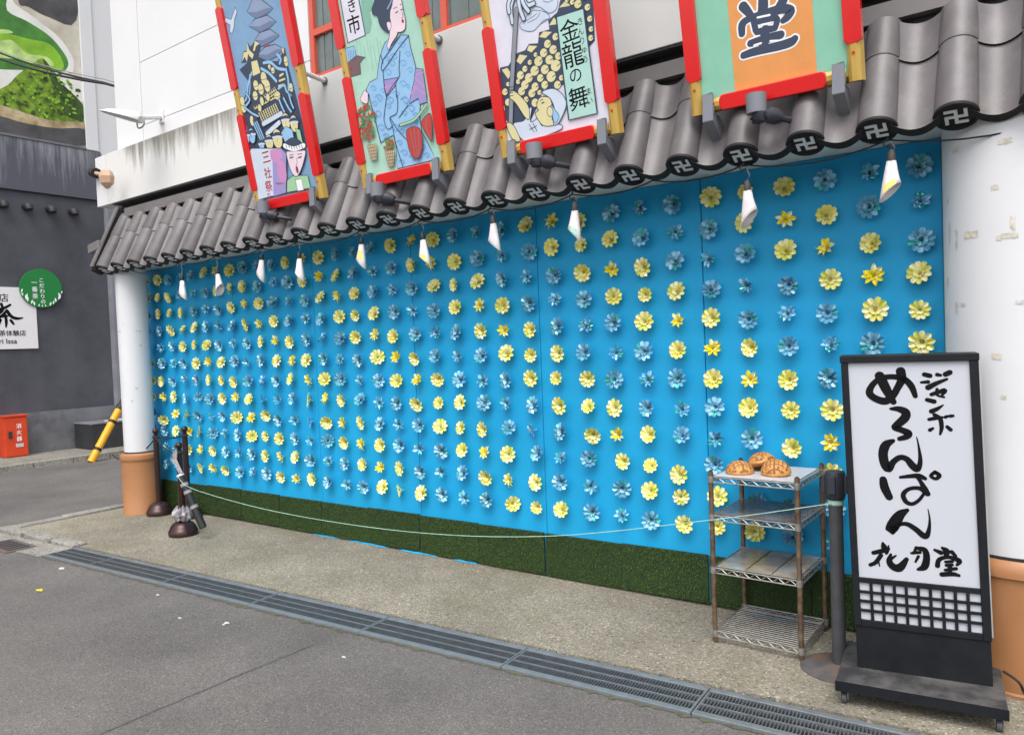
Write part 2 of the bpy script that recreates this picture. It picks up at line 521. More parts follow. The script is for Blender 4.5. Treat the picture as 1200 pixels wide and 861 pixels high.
class Art:
    """flat printed picture on a plane; later shapes lie a hair above earlier ones"""
    def __init__(self, P, base=0.0012, step=0.00006):
        self.P, self.h, self.step = P, base, step
        self.mb, self.mats = MB(), []

    def mi(self, m):
        if m not in self.mats: self.mats.append(m)
        return self.mats.index(m)

    def up(self):
        self.h += self.step
        return self.h

    def fill_uv(self, m, uvs):
        h = self.up()
        n = len(uvs)
        ar = sum(uvs[i][0] * uvs[(i + 1) % n][1] - uvs[(i + 1) % n][0] * uvs[i][1] for i in range(n))
        if ar < 0: uvs = list(reversed(uvs))
        self.mb.sheet([self.P.w(u, v, h) for u, v in uvs], self.mi(m))

    sm = False

    def fill(self, m, px, line=None, lw=0.004):
        uvs = [self.P.uv(x, y) for x, y in px]
        if self.sm:
            k = len(uvs)
            uvs = smooth_pts(uvs[-2:] + uvs + uvs[:3], 4)[8:8 + 4 * k]
        self.fill_uv(m, uvs)
        if line: self.line_uv(line, [(u, v, lw) for u, v in uvs + uvs[:1]])

    def ell(self, m, c, rx, ry, line=None, lw=0.003, n=14):
        u, v = self.P.uv(*c)
        pts = [(u + rx * cos(2 * pi * k / n), v + ry * sin(2 * pi * k / n)) for k in range(n)]
        self.fill_uv(m, pts)
        if line: self.line_uv(line, [(a, b, lw) for a, b in pts + pts[:1]])

    def line_uv(self, m, pts, cap=True):
        h = self.up()
        k = self.mi(m)
        n = len(pts)
        Lp, Rp = [], []
        for i in range(n):
            a, b = pts[max(i - 1, 0)], pts[min(i + 1, n - 1)]
            dx, dy = b[0] - a[0], b[1] - a[1]
            l = sqrt(dx * dx + dy * dy) or 1
            nx, ny = -dy / l, dx / l
            u, v, wd = pts[i]
            Lp.append((u + nx * wd / 2, v + ny * wd / 2)); Rp.append((u - nx * wd / 2, v - ny * wd / 2))
        W = lambda q: self.P.w(q[0], q[1], h)
        vs = [W(q) for q in Lp] + [W(q) for q in Rp]
        self.mb.add(vs, [(n + i, n + i + 1, i + 1, i) for i in range(n - 1)], k)
        if cap:
            for (i, j) in ((0, 1), (n - 1, n - 2)):
                u, v, wd = pts[i]
                ang = atan2(v - pts[j][1], u - pts[j][0])
                vs = [W((u + wd / 2 * cos(ang - pi / 2 + pi * q / 8), v + wd / 2 * sin(ang - pi / 2 + pi * q / 8))) for q in range(9)]
                self.mb.add(vs, [tuple(range(9))], k)

    def line(self, m, px, wpx=None, w=None, sub=5):
        """px points (x, y[, width px]); width in photo px via scale factor wpx or in metres via w"""
        pts = []
        for p in px:
            u, v = self.P.uv(p[0], p[1])
            wd = w if w is not None else p[2] * wpx
            pts.append((u, v, wd))
        self.line_uv(m, smooth_pts(pts, sub))

    def text(self, m, body, c, size, bold=0.0, rot=0.0, uv=None):
        u, v = uv if uv else self.P.uv(*c)
        cu = bpy.data.curves.new('t', 'FONT')
        cu.body = body
        cu.align_x, cu.align_y = 'CENTER', 'CENTER'
        cu.offset = bold
        cu.resolution_u = 3
        ob = bpy.data.objects.new('t', cu)
        COL.objects.link(ob)
        bpy.context.view_layer.update()
        me = ob.evaluated_get(bpy.context.evaluated_depsgraph_get()).to_mesh()
        xs = [q.co.x for q in me.vertices]; ys = [q.co.y for q in me.vertices]
        if xs:
            cx, cy = (min(xs) + max(xs)) / 2, (min(ys) + max(ys)) / 2
            h = self.up()
            ca, sa = cos(rot), sin(rot)
            vs = []
            for q in me.vertices:
                a, b = (q.co.x - cx) * size, (q.co.y - cy) * size
                vs.append(self.P.w(u + a * ca - b * sa, v + a * sa + b * ca, h))
            self.mb.add(vs, [tuple(f.vertices) for f in me.polygons], self.mi(m))
        bpy.data.objects.remove(ob)
        bpy.data.curves.remove(cu)

    def done(self, name, parent, label=None):
        o = build(name, self.mb, self.mats, parent, label=label)
        self.mb, self.mats = MB(), []
        return o


def crop(ox, oy, s):
    return lambda pts: [(ox + p[0] / s, oy + p[1] / s) + tuple(q / s for q in p[2:]) for p in pts]


# ================================================================== THE SETTING
GS = 0.054


def gback(X): return -1.045 + GS * (X + 0.78)
def gfront(X): return gback(X) - 0.295


GX0, GX1 = -6.62, 2.31
ZR = -0.02
mb = MB()
mb.add([(-150, -150, -0.26), (150, -150, -0.26), (150, 150, -0.26), (-150, 150, -0.26)], [(0, 1, 2, 3)])
struct('ground', mb, mat('trench dirt and shade', (0.010, 0.009, 0.008), 0.9, var=0.3))  # dirt colour blackened to paint the shade below the gratings
mb = MB()
mb.sheet([(-40, -30, ZR), (40, -30, ZR), (40, gfront(40), ZR), (GX0, gfront(GX0), ZR), (GX0, gback(GX0), ZR), (-8.1, gback(-8.1), ZR), (-8.1, 40, ZR), (-12.75, 40, ZR), (-12.75, -6, ZR), (-40, -6, ZR)])
road = struct('road', mb, ASPH)
mb = MB()
fx0, fx1 = -8.12, 12
P2 = [(fx0 + 0.12, gback(fx0) + 0.12), (GX0 - 0.02, gback(GX0) + 0.11), (GX0, gback(GX0) + 0.012), (fx1, gback(fx1) + 0.012), (fx1, 1.2), (fx0 + 0.12, 1.2)]
n = len(P2)
mb.sheet([(x, y, 0) for x, y in P2])
mb.add([(x, y, 0) for x, y in P2] + [(x, y, -0.25) for x, y in P2], [(i, i + n, (i + 1) % n + n, (i + 1) % n) for i in range(n)])
pave = struct('pavement', mb, CONC)
# kerb stones round the corner of the pavement
ks = []
y = 1.0
while y > gback(-8.1) + 0.12:
    y2 = max(y - 0.62, gback(-8.1) + 0.10)
    ks.append(((fx0 - 0.03, y2 + 0.006), (fx0 + 0.112, y - 0.006)))
    y = y2
x = fx0 - 0.03
while x < GX0 - 0.05:
    x2 = min(x + 0.52, GX0 - 0.03)
    ks.append(((x + 0.006, gback((x + x2) / 2) - 0.02), (x2 - 0.006, gback((x + x2) / 2) + 0.1)))
    x = x2
for i, (a, b) in enumerate(ks):
    h = 0.022 + rnd.uniform(-0.006, 0.008)
    mb = MB().box((a[0], a[1], -0.12), (b[0], b[1], h))
    build('kerb_stone', mb, KERB, pave, bevel=0.012)
mb = MB()
mb.sheet([(-10.5, -1.95, ZR + 0.004), (GX0 - 0.03, gfront(GX0) - 0.02, ZR + 0.004), (GX0 - 0.03, gback(GX0) - 0.03, ZR + 0.004), (-8.14, gback(-8.1) - 0.03, ZR + 0.004), (-10.5, -1.5, ZR + 0.004)])
struct('gutter', mb, KERB)

# far side of the side street
FZ = 0.07
XW = -14.1
mb = MB().box((XW - 0.3, -6, -0.25), (-12.9, 12, FZ))
farp = struct('far_pavement', mb, FARPAVE)
yy = -5.9
while yy < 8:
    build('kerb_stone', MB().box((-12.892, yy + 0.005, -0.2), (-12.75, yy + 0.595, FZ + 0.006)), KERB, farp, bevel=0.012)
    yy += 0.6

# ------------------------------------------------------------------ drain gratings
GE = Vector((1, GS, 0)).normalized()
GN = Vector((-GS, 1, 0)).normalized()
joints = [GX0] + [-0.78 + 1.03 * j for j in range(-5, 4)]
for gi in range(len(joints) - 1):
    xa, xb = joints[gi], joints[gi + 1]
    o = Vector((xa, gfront(xa) + 0.004, 0))
    L = (xb - xa) / GE.x
    Wd = 0.287
    Mx = Matrix(((GE.x, GN.x, 0, o.x), (GE.y, GN.y, 0, o.y), (0, 0, 1, 0), (0, 0, 0, 1)))
    left = gi
    t = thing('drain_grating', f'steel drain grating in the pavement edge, {ordinal(left)} from its left end', 'grating', o, 'drain gratings along the pavement')
    ZT = -0.004
    for (a, b, zt) in ((0.002, 0.040, ZT), (Wd - 0.040, Wd - 0.002, ZT)):
        build('side_rail', MB().box((0.003, a, -0.07), (L - 0.003, b, zt), M=Mx), STEEL, t, bevel=0.003)
    for yb in (0.108, 0.179):
        build('cross_rod', MB().box((0.004, yb - 0.0035, -0.03), (L - 0.004, yb + 0.0035, ZT - 0.001), M=Mx), STEEL, t)
    for xe in (0.004, L - 0.012):
        build('end_bar', MB().box((xe, 0.0405, -0.035), (xe + 0.008, Wd - 0.0405, ZT - 0.0005), M=Mx), STEEL, t)
    mb = MB()
    nb = int(L / 0.0158)
    for k in range(1, nb):
        x = k * L / nb
        mb.box((x - 0.0021, 0.0405, -0.055), (x + 0.0021, Wd - 0.0405, ZT - 0.0025), M=Mx)
    build('bearing_bars', mb, mat('dark grating bar', (0.13, 0.14, 0.15), 0.45, metal=0.3, var=0.2, vscale=20), t, kind='stuff')

rm = random.Random(21)
mb = MB()
px_ = None
x = GX0
while x < 2.2:
    wdt = 0.004 + 0.030 * rm.random() ** 4
    a, b = Vector((x, gfront(x) + 0.002, ZR + 0.004)), Vector((x, gfront(x) - wdt, ZR + 0.0035))
    mb.v += [a, b]
    if px_ is not None:
        q = len(mb.v)
        mb.f.append((q - 4, q - 3, q - 1, q - 2)); mb.m.append(0)
    px_ = x
    x += 0.03
build('moss', mb, mat('moss and grit', (0.105, 0.098, 0.07), 0.9, var=0.4, vscale=30, col2=(0.12, 0.125, 0.065), bump=.5, bscale=80), kind='stuff')['label'] = 'mossy grit along the road side of the gratings'
mb = MB()
sa, sb = onZ(115, 861, ZR), onZ(365, 755, ZR)
sa = sa + (sa - sb) * 0.6
for k in range(41):
    p = sa.lerp(sb, k / 40)
    wv = Vector((0.003 + 0.009 * rm.random(), 0, 0)) if k < 40 else Vector((0.001, 0, 0))
    p = Vector((p.x + rm.uniform(-.006, .006), p.y, ZR + 0.003))
    mb.v += [p - wv, p + wv]
    if k: mb.f.append((2 * k - 2, 2 * k - 1, 2 * k + 1, 2 * k)); mb.m.append(0)
build('seam', mb, mat('asphalt seam', (0.105, 0.099, 0.094), 0.9, var=0.3, vscale=40, bump=.4, bscale=120), road)
# small iron cover in the gutter by the corner
t = thing('drain_cover', 'small rusty iron drain cover by the pavement corner', 'drain cover', (-7.35, -1.66, ZR))
build('frame', MB().box((-7.62, -1.78, ZR), (-7.06, -1.52, ZR + 0.009)), RUSTDISC, t)
for k in range(6):
    build('slot_bar', MB().box((-7.56 + k * 0.08, -1.74, ZR + 0.009), (-7.52 + k * 0.08, -1.56, ZR + 0.013)), BLOCK, t)

# ================================================================== THE WHITE BUILDING
bl = thing('white_building', 'white panelled shop building above the tiled canopy', 'building', (-3.5, 0.2, 0))
build('ground_wall', MB().box((-8.2, 0.10, -0.2), (3.0, 0.6, 3.46)), WHITE, bl)
build('fascia_band', MB().box((-8.29, -0.10, 3.47), (3.0, 0.6, 4.045)), STAINW, bl, bevel=0.004)
build('fascia_band', MB().box((-8.55, -0.098, 3.472), (-8.302, 0.6, 4.043)), WHITE, bl, bevel=0.004)
build('painted_shade_strip', MB().box((-8.2, -0.094, 3.452), (3.0, 0.0195, 3.4685)), DARK, bl)  # added dark strip, paints shade on the underside of the white band
build('painted_gap_shade', MB().box((-8.2, 0.02, 3.30), (3.0, 0.099, 3.469)), DARK, bl)  # near-black filler, paints the shade inside the gap above the flashing
build('backing_wall', MB().box((-8.28, 0.15, 4.045), (3.0, 0.6, 7.4)), DARK, bl)
YF = 0.05
cuts_x = [-8.30, -7.72, -5.6, -4.83]
zj = [4.05, 4.29, 4.985, 6.1, 7.4]
g = 0.006
for i in range(3):
    for j in range(4):
        if i == 0:
            if j: continue
            build('wall_panel', MB().box((cuts_x[0], YF, zj[0]), (cuts_x[1] - g, 0.15, zj[4])), WHITE, bl, bevel=0.003)
        else:
            build('wall_panel', MB().box((cuts_x[i] + (g if i == 1 else 0.0015), YF, zj[j] + g), (cuts_x[i + 1] - 0.0015, 0.15, zj[j + 1])), WHITE, bl, bevel=0.003)
wz = 4.125
build('wall_panel', MB().box((-4.828, YF, 4.051), (-2.6, 0.15, wz)), WHITE, bl)
build('wall_panel', MB().box((-2.598, YF, 4.051), (3.0, 0.15, 7.4)), WHITE, bl)
build('wall_panel', MB().box((-4.828, YF, 5.5), (-2.6, 0.15, 7.4)), WHITE, bl)
# windows: two sashes each
for (x0, x1) in ((-4.825, -3.99), (-3.985, -2.603)):
    xm = x0 + (0.40 if x1 > -3 else 0.5) * (x1 - x0)
    if x1 > -3: xm = -3.25
    wdo = build('window', MB().box((x0, 0.10, wz), (x1, 0.149, 5.498)), GLASS, bl)
    fr = MB()
    tk = 0.05
    build('window_frame', MB().box((x0, 0.058, wz), (x0 + tk, 0.1, 5.498)), REDWIN, wdo, bevel=0.004)
    build('window_frame', MB().box((x1 - tk, 0.058, wz), (x1, 0.1, 5.498)), REDWIN, wdo, bevel=0.004)
    build('window_frame', MB().box((x0 + tk, 0.06, wz), (x1 - tk, 0.1, wz + 0.03)), REDWIN, wdo)
    if x1 > -3:
        build('window_frame', MB().box((xm - 0.03, 0.062, wz + 0.03), (xm + 0.03, 0.1, 5.498)), REDWIN, wdo)
    else:
        build('window_frame', MB().box((x0 + tk, 0.062, 4.50), (x1 - tk, 0.1, 4.555)), REDWIN, wdo)
    cm = MB()
    nx = 14
    for k in range(nx):
        a = x0 + tk + (x1 - x0 - 2 * tk) * k / nx
        b = x0 + tk + (x1 - x0 - 2 * tk) * (k + 1) / nx
        cm.box((a, 0.094 - 0.006 * (k % 2), wz + 0.03), (b - 0.001, 0.0985, 5.49))
    build('curtain', cm, mat('grey green curtain', (0.12, 0.15, 0.14), 0.25, var=0.15, vscale=8, coat=0.5), wdo)

# ------------------------------------------------------------------ pillars
def pillar(c, rw, rb, hb, label, seg=48):
    c = Vector(c)
    t = thing('round_pillar', label, 'pillar', c, 'white round pillars of the shop front')
    build('shaft', MB().lathe([(rw, hb - 0.02), (rw, 2.72)], c, seg), PILLAR, t, smooth=True)
    build('base', MB().lathe([(rb * 0.985, 0), (rb * 0.985, 0.012), (rb * 0.965, 0.02), (rb * 0.965, hb - 0.10), (rb * 0.97, hb - 0.085), (rb * 1.015, hb - 0.075), (rb * 1.02, hb - 0.05), (rb * 1.0, hb - 0.02), (rw + 0.012, hb), (rw + 0.004, hb)], c, seg), BROWN, t, smooth=True)
    build('collar', MB().lathe([(rw + 0.007, hb - 0.001), (rw + 0.007, hb + 0.012), (rw + 0.002, hb + 0.014)], c, seg), DARK, t, smooth=True)
    return t, c


LPC = (-7.56, -0.26, 0)
pl_, c_ = pillar(LPC, 0.157, 0.20, 0.66, 'slim white round pillar with brown base at left end of blue wall')
RPC = Vector((0.437, -0.13, 0))
pr_, c_ = pillar(RPC, 0.315, 0.345, 0.62, 'wide white round pillar with tape marks behind the lantern sign')
TAPE = mat('old tape', (0.56, 0.52, 0.43), 0.6, var=0.3, vscale=40)
TAPEG = mat('grey tape mark', (0.52, 0.525, 0.53), 0.5, var=0.25, vscale=40)


def tape_on(pil, C0, R, x, y, wpx, hpx, m):
    # where the sight line meets the shaft
    d = ray(x, y)
    ox, oy = CAM.x - C0.x, CAM.y - C0.y
    A, B, Cc = d.x ** 2 + d.y ** 2, 2 * (ox * d.x + oy * d.y), ox ** 2 + oy ** 2 - R * R
    q = B * B - 4 * A * Cc
    if q < 0: return
    k = (-B - sqrt(q)) / (2 * A)
    p = CAM + d * k
    th = atan2(p.y - C0.y, p.x - C0.x)
    s = k / FPX
    dw, dh = wpx * s / R / 2, hpx * s / 2
    mb = MB()
    for i in range(4):
        a0, a1 = th - dw + 2 * dw * i / 4, th - dw + 2 * dw * (i + 1) / 4
        j0, j1 = rnd.uniform(-.5, .5) * dh, rnd.uniform(-.5, .5) * dh
        rr = R + 0.0016
        mb.add([(C0.x + rr * cos(a0), C0.y + rr * sin(a0), p.z - dh + j0), (C0.x + rr * cos(a1), C0.y + rr * sin(a1), p.z - dh + j1),
                (C0.x + rr * cos(a1), C0.y + rr * sin(a1), p.z + dh + j0), (C0.x + rr * cos(a0), C0.y + rr * sin(a0), p.z + dh + j1)], [(0, 1, 2, 3)])
    build('tape_mark', mb, m, pil)


for (x, y, a, b, m) in [(1120, 176, 9, 6, TAPE), (1166, 220, 8, 5, TAPE), (1113, 273, 3, 22, TAPEG), (1121, 279, 4, 20, TAPEG), (1138, 275, 17, 8, TAPE), (1187, 262, 5, 14, TAPE),
                        (1180, 277, 22, 6, TAPE), (1121, 361, 5, 12, TAPEG), (1128, 357, 8, 4, TAPEG), (1111, 235, 4, 6, TAPEG), (1111, 331, 3, 10, TAPEG), (1176, 465, 6, 4, TAPE), (1196, 354, 10, 4, TAPEG), (1178, 166, 14, 6, TAPE), (1168, 417, 10, 7, TAPE)]:
    tape_on(pr_, RPC, 0.315, x, y, a, b, m)
for (x, y, a, b, m) in [(140, 388, 5, 2, TAPEG), (162, 388, 6, 1.5, TAPEG), (160, 455, 3, 2, TAPE), (144, 380, 2, 1.5, TAPEG), (165, 405, 3, 2, TAPE), (155, 470, 3, 2, TAPEG)]:
    tape_on(pl_, Vector(LPC), 0.157, x, y, a, b, m)

# ================================================================== TILED CANOPY
cn = thing('tiled_canopy', 'dark grey tiled canopy roof with emblem end caps over the blue wall', 'roof', (-3.5, -0.3, 2.6))
E0 = Vector((0, -0.5, 2.64))
SL = Vector((0, 0.30, 0.61))
SLEN = SL.length
s_ = SL.normalized()                      # up the slope
nr = Vector((0, -s_.z, s_.y)).normalized()  # out of the roof
XR = Vector((1, 0, 0))
PITCH, X00 = 0.327, 0.22
ks_ = list(range(-5, 25))


def rp(x, s, h): return E0 + XR * x + s_ * s + nr * h


def half_roll(x, s0, s1, r0, r1, full=False):
    mb = MB()
    n = 16
    rings = []
    for (s, r) in ((s0, r0), (s0 + 0.006, r0 + 0.002), (s1 - 0.004, r1), (s1, r1 - 0.004)):
        ring = []
        for k in range(n + 1):
            a = (-pi * 0.5 if full else 0) + (2 * pi if full else pi) * k / n
            if full: a = 2 * pi * k / n
            ring.append(rp(x + r * cos(a), s, r * sin(a)))
        rings.append(ring)
    vs = [p for q in rings for p in q]
    m = n + 1
    fs = [(i * m + k, i * m + k + 1, (i + 1) * m + k + 1, (i + 1) * m + k) for i in range(3) for k in range(n)]
    fs.append(tuple(range(n + 1)) if not full else tuple(range(n)))
    fs.append(tuple(reversed([3 * m + k for k in range(n + 1 - (1 if full else 0))])))
    mb.add(vs, fs)
    return mb


JS = 0.385
for k in ks_:
    x = X00 - PITCH * k
    build('round_tile', half_roll(x, 0.0, JS, 0.088, 0.083), TILE, cn, smooth=True)
    build('round_tile', half_roll(x, JS - 0.004, SLEN - 0.055 + rnd.uniform(-.008, .008), 0.0865, 0.082), TILE, cn, smooth=True)
    # end cap: full disc with raised rim, facing down the slope
    mb = MB()
    n = 28
    prof = [(0.093, -0.0005), (0.094, -0.012), (0.092, -0.016), (0.080, -0.016), (0.078, -0.010)]
    vs = [rp(x + r * cos(2 * pi * q / n), s, r * sin(2 * pi * q / n)) for (r, s) in prof for q in range(n)]
    fs = [(i * n + q, (i + 1) * n + q, (i + 1) * n + (q + 1) % n, i * n + (q + 1) % n) for i in range(len(prof) - 1) for q in range(n)]
    fs.append(tuple(reversed([(len(prof) - 1) * n + q for q in range(n)])))
    fs.append(tuple(q for q in range(n)))
    mb.add(vs, fs)
    cap = build('end_cap', mb, TILEDARK, cn, smooth=True)
    # emblem: bent-arm cross in raised bars (seen from below the eave), each arm slightly proud
    PE = Plane(rp(x, -0.0102, 0), XR, nr)
    mb = MB()
    a, th = 0.046, 0.0145
    tilt = 0.0
    segs = [((-th / 2, -a), (th / 2, a), 0.005), ((-a, -th / 2), (-th / 2, th / 2), 0.0052), ((th / 2, -th / 2), (a, th / 2), 0.0052),
            ((-a, a - th), (-th / 2, a), 0.0051), ((th / 2, -a), (a, -a + th), 0.0051), ((-a, -a), (-a + th, -th / 2), 0.0049), ((a - th, th / 2), (a, a), 0.0049)]
    for (p, q, h) in segs:
        mb.prism(PE, [(p[0], p[1]), (q[0], p[1]), (q[0], q[1]), (p[0], q[1])], 0, h)
    build('emblem', mb, SILVER, cap)


def pan(x0, x1, s0, s1, h, sag, lip):
    mb = MB()
    n = 10
    top = lambda t: -sag * (1 - (2 * t - 1) ** 2)
    vs = []
    for (s, dh) in ((s0, -lip), (s0, 0), (s1, 0)):
        for k in range(n + 1):
            t = k / n
            vs.append(rp(x0 + (x1 - x0) * t, s - (0.03 * (1 - (2 * t - 1) ** 2) if s == s0 else 0) * 0.4, h + top(t) + dh))
    m = n + 1
    # underside edge
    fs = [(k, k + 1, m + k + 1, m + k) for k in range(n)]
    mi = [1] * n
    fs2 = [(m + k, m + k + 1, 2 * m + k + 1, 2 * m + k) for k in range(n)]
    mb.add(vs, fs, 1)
    b = len(mb.v)
    mb.f += fs2; mb.m += [0] * n
    # thickness back
    vs3 = [p - nr * 0.014 for p in vs[m:3 * m]]
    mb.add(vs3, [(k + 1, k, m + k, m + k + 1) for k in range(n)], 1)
    return mb


for k in ks_[:-1]:
    x1 = X00 - PITCH * k - 0.06
    x0 = x1 - PITCH + 0.12
    build('pan_tile', pan(x0, x1, -0.015, JS + 0.02, 0.036, 0.054, 0.050), [TILE, TILEDARK], cn, smooth=True)
    build('pan_tile', pan(x0, x1, JS - 0.01, SLEN - 0.075, 0.050, 0.056, 0.026), [TILE, TILEDARK], cn, smooth=True)
XL, XE = X00 - PITCH * 24 - 0.16, 2.0
# deck under the tiles, fascia and soffit
mb = MB()
mb.add([rp(XL + 0.02, 0.0, -0.02), rp(XE, 0.0, -0.02), rp(XE, SLEN + 0.06, -0.02), rp(XL + 0.02, SLEN + 0.06, -0.02)], [(0, 1, 2, 3)])
build('deck', mb, DARK, cn)
build('soffit', MB().box((XL + 0.06, -0.440, 2.66), (XE, 0.098, 2.670)), SOFFIT, cn)
build('eave_board', MB().box((XL + 0.06, -0.458, 2.618), (XE, -0.4402, 2.642)), SOFFIT, cn)
# metal flashing where the roof meets the wall
mb = MB()
prof = [(-0.205, 3.222), (-0.245, 3.227), (-0.245, 3.272), (-0.205, 3.282), (-0.205, 3.335), (-0.12, 3.345), (-0.005, 3.35), (0.018, 3.35), (0.018, 3.222)]
vs = [(XL + 0.05, a, b) for a, b in prof] + [(XE, a, b) for a, b in prof]
n = len(prof)
mb.add(vs, [(i, i + n, (i + 1) % n + n, (i + 1) % n) for i in range(n)] + [tuple(reversed(range(n)))])
build('flashing', mb, FLASH, cn)
# left verge: sloping trim, its box end and a side board
xv = XL - 0.02
mb = MB()
vs = []
for (s, h) in ((-0.03, -0.05), (-0.03, 0.055), (SLEN + 0.09, 0.075), (SLEN + 0.09, -0.05)):
    vs.append(rp(xv, s, h))
vs += [p + XR * 0.075 for p in vs]
mb.add(vs, [(0, 1, 2, 3), (7, 6, 5, 4), (1, 0, 4, 5), (2, 1, 5, 6), (3, 2, 6, 7), (0, 3, 7, 4)])
build('verge_board', mb, TILEDARK, cn, bevel=0.006)
for q in (0.02, 0.05):
    build('verge_trim', MB().tube([rp(xv + 0.01 + q, -0.0, 0.075), rp(xv + 0.01 + q, SLEN + 0.05, 0.095)], 0.018, 8), TILE, cn, smooth=True)
Mv = Matrix.Translation(rp(xv - 0.06, 0.26, 0.06)) @ Matrix.Rotation(radians(-8), 4, 'Y')
build('verge_box', MB().box((-0.12, -0.06, -0.045), (0.12, 0.06, 0.05), M=Mv), FLASH, cn, bevel=0.008)

# ================================================================== FLOWER WALL
fw = thing('blue_display_wall', 'bright blue cloth-covered display wall between the two pillars', 'wall', (-3.8, 0.05, 0))
seams = [-8.05] + [-(32.6 - 5.46 * i) * 0.2247 for i in range(6)] + [0.108]
for a, b in zip(seams[:-1], seams[1:]):
    build('panel', MB().box((a + 0.0018, 0.0, 0.02), (b - 0.0018, 0.05, 2.659)), BLUEPANEL, fw, bevel=0.006)
build('gap_shade_strip', MB().box((0.1085, -0.006, 0.02), (0.1225, 0.05, 2.655)), BLKCABLE, fw)  # black strip painting the dark gap between panel and wide pillar

rh = random.Random(8)
for (a, b) in ((-5.0, -4.62), (-4.55, -4.0), (-3.9, -3.45), (-3.3, -3.05), (-1.0, -0.55)):
    mb = MB()
    for k in range(9):
        x = a + (b - a) * k / 8
        e = sin(pi * k / 8) ** .5
        mb.v += [Vector((x, -0.028 - e * rh.uniform(.002, .016), 0.003)), Vector((x, -0.026, 0.004 + e * rh.uniform(0.004, .012)))]
        if k: mb.f.append((2 * k - 2, 2 * k, 2 * k + 1, 2 * k - 1)); mb.m.append(0)
    build('loose_hem', mb, BLUEPANEL, fw)

# flowers -------------------------------------------------------------
def petals(n, R, r0, wmax, el0, el1, pointed, mi, crease=0.006, twist=0.0, jit=0.0, rr=None, phase=0.0, glint=None):
    """a ring of folded foil petals; local z is away from the wall"""
    mb = MB()
    T = [0, .25, .5, .75, .92, 1.0]
    for k in range(n):
        a = 2 * pi * (k + phase) / n + (rr.uniform(-jit, jit) if rr else 0)
        R1 = R * (1 + (rr.uniform(-jit, jit) * 0.5 if rr else 0))
        ca, sa = cos(a), sin(a)
        vs = []
        r, z = r0, 0.0
        pt = 0
        for t in T:
            dl = (t - pt) * (R1 - r0) * 1.12
            e = el0 + (el1 - el0) * t
            r += dl * cos(e); z += dl * sin(e)
            pt = t
            prof = (sin(pi * min(1, t * 0.62 + 0.13)) if not pointed else sin(pi * (0.12 + 0.88 * t)) ** 0.8)
            if not pointed:
                prof = {0: .35, .25: .62, .5: .9, .75: 1.0, .92: .78, 1.0: .34}[t]
            else:
                prof = {0: .35, .25: .75, .5: 1.0, .75: .72, .92: .3, 1.0: .03}[t]
            hw = wmax * prof
            tw = twist * t
            for sgn, up in ((-1, crease * prof), (0, 0), (1, crease * prof)):
                y = sgn * hw + tw * 0.02
                vs.append((r * ca - y * sa, r * sa + y * ca, z + up + tw * 0.012 * sgn))
        fs = []
        for i in range(len(T) - 1):
            for j in range(2):
                fs.append((i * 3 + j, i * 3 + j + 1, (i + 1) * 3 + j + 1, (i + 1) * 3 + j))
        mb.add(vs, fs, glint[1] if (glint and k in glint[0]) else mi)
    return mb


BLUELT = mat('light blue foil', (0.32, 0.62, 0.80), 0.2, metal=0.08, var=0.25, vscale=40, rand=0.12, coat=0.7)
TEALGLINT = mat('teal foil glint', (0.08, 0.52, 0.46), 0.16, metal=0.4, var=0.25, vscale=40, rand=0.12, coat=0.8)  # petal colour standing in for the green sparkle of the foil
YELLT = mat('cream foil', (0.90, 0.88, 0.46), 0.25, var=0.08, vscale=30, rand=0.06, coat=0.6)
YELGR = mat('greenish yellow foil', (0.66, 0.72, 0.12), 0.2, var=0.1, vscale=30, rand=0.1, coat=0.7)
FOILS = {'yb': [YELBIG, YELLT, YELGR], 'ys': [YELSM, YELLT, YELSM], 'bb': [BLUEBIG, BLUELT, TEALGLINT], 'bs': [BLUESM, BLUELT, TEALGLINT]}


def flower_proto(kind, v):
    """parts of one flower, built at the origin with local z away from the wall"""
    rr = random.Random(100 + v)
    yel = kind[0] == 'y'
    big = kind[1] == 'b'
    ms = FOILS[kind]
    parts = []
    if big:
        parts.append(('outer_petals', petals(10, 0.0615, 0.009, 0.0148, radians(44), radians(2 + 5 * v), False, 0, 0.0135, 0.0, 0.05, rr), ms))
        parts.append(('inner_petals', petals(10, 0.038, 0.007, 0.0078, radians(70), radians(38), False, 0, 0.006, 0.0, 0.06, rr, 0.5), ms))
    else:
        parts.append(('outer_petals', petals(7 if v % 2 else 8, 0.054, 0.009, 0.0138, radians(52), radians(-6 + 7 * v), True, 0, 0.010, 0.7, 0.18, rr), ms))
        parts.append(('inner_petals', petals(5, 0.036, 0.006, 0.0100, radians(68), radians(32), True, 0, 0.007, 0.5, 0.2, rr, 0.3), ms))
    cmb = MB()
    cmb.lathe([(0.007, 0.001), (0.008, 0.008), (0.005, 0.013), (0.001, 0.015)], n=10)
    parts.append(('centre', cmb, [CENTRE if yel else CENTREB]))
    smb = MB().tube([(0, 0, -0.026), (0, 0, 0.004)], 0.0028, 6)
    parts.append(('stem', smb, [STEM]))
    out = []
    for nme, b, mm in parts:
        me = bpy.data.meshes.new(nme)
        me.from_pydata([tuple(p) for p in b.v], [], b.f)
        for m_ in mm: me.materials.append(m_)
        pet = 'petals' in nme
        if pet:     # whole petals, ten faces each, pick a foil tint; on blue ones teal paints a glint
            pick = []
            for k in range(len(b.f) // 10):
                pick += [rr.choice((0, 0, 0, 0, 1, 1, 2))] * 10
            me.polygons.foreach_set('material_index', pick)
        me.polygons.foreach_set('use_smooth', [not pet] * len(me.polygons))
        out.append((nme, me))
    return out


PROTO = {k: [flower_proto(k, v) for v in range(5)] for k in ('yb', 'ys', 'bb', 'bs')}
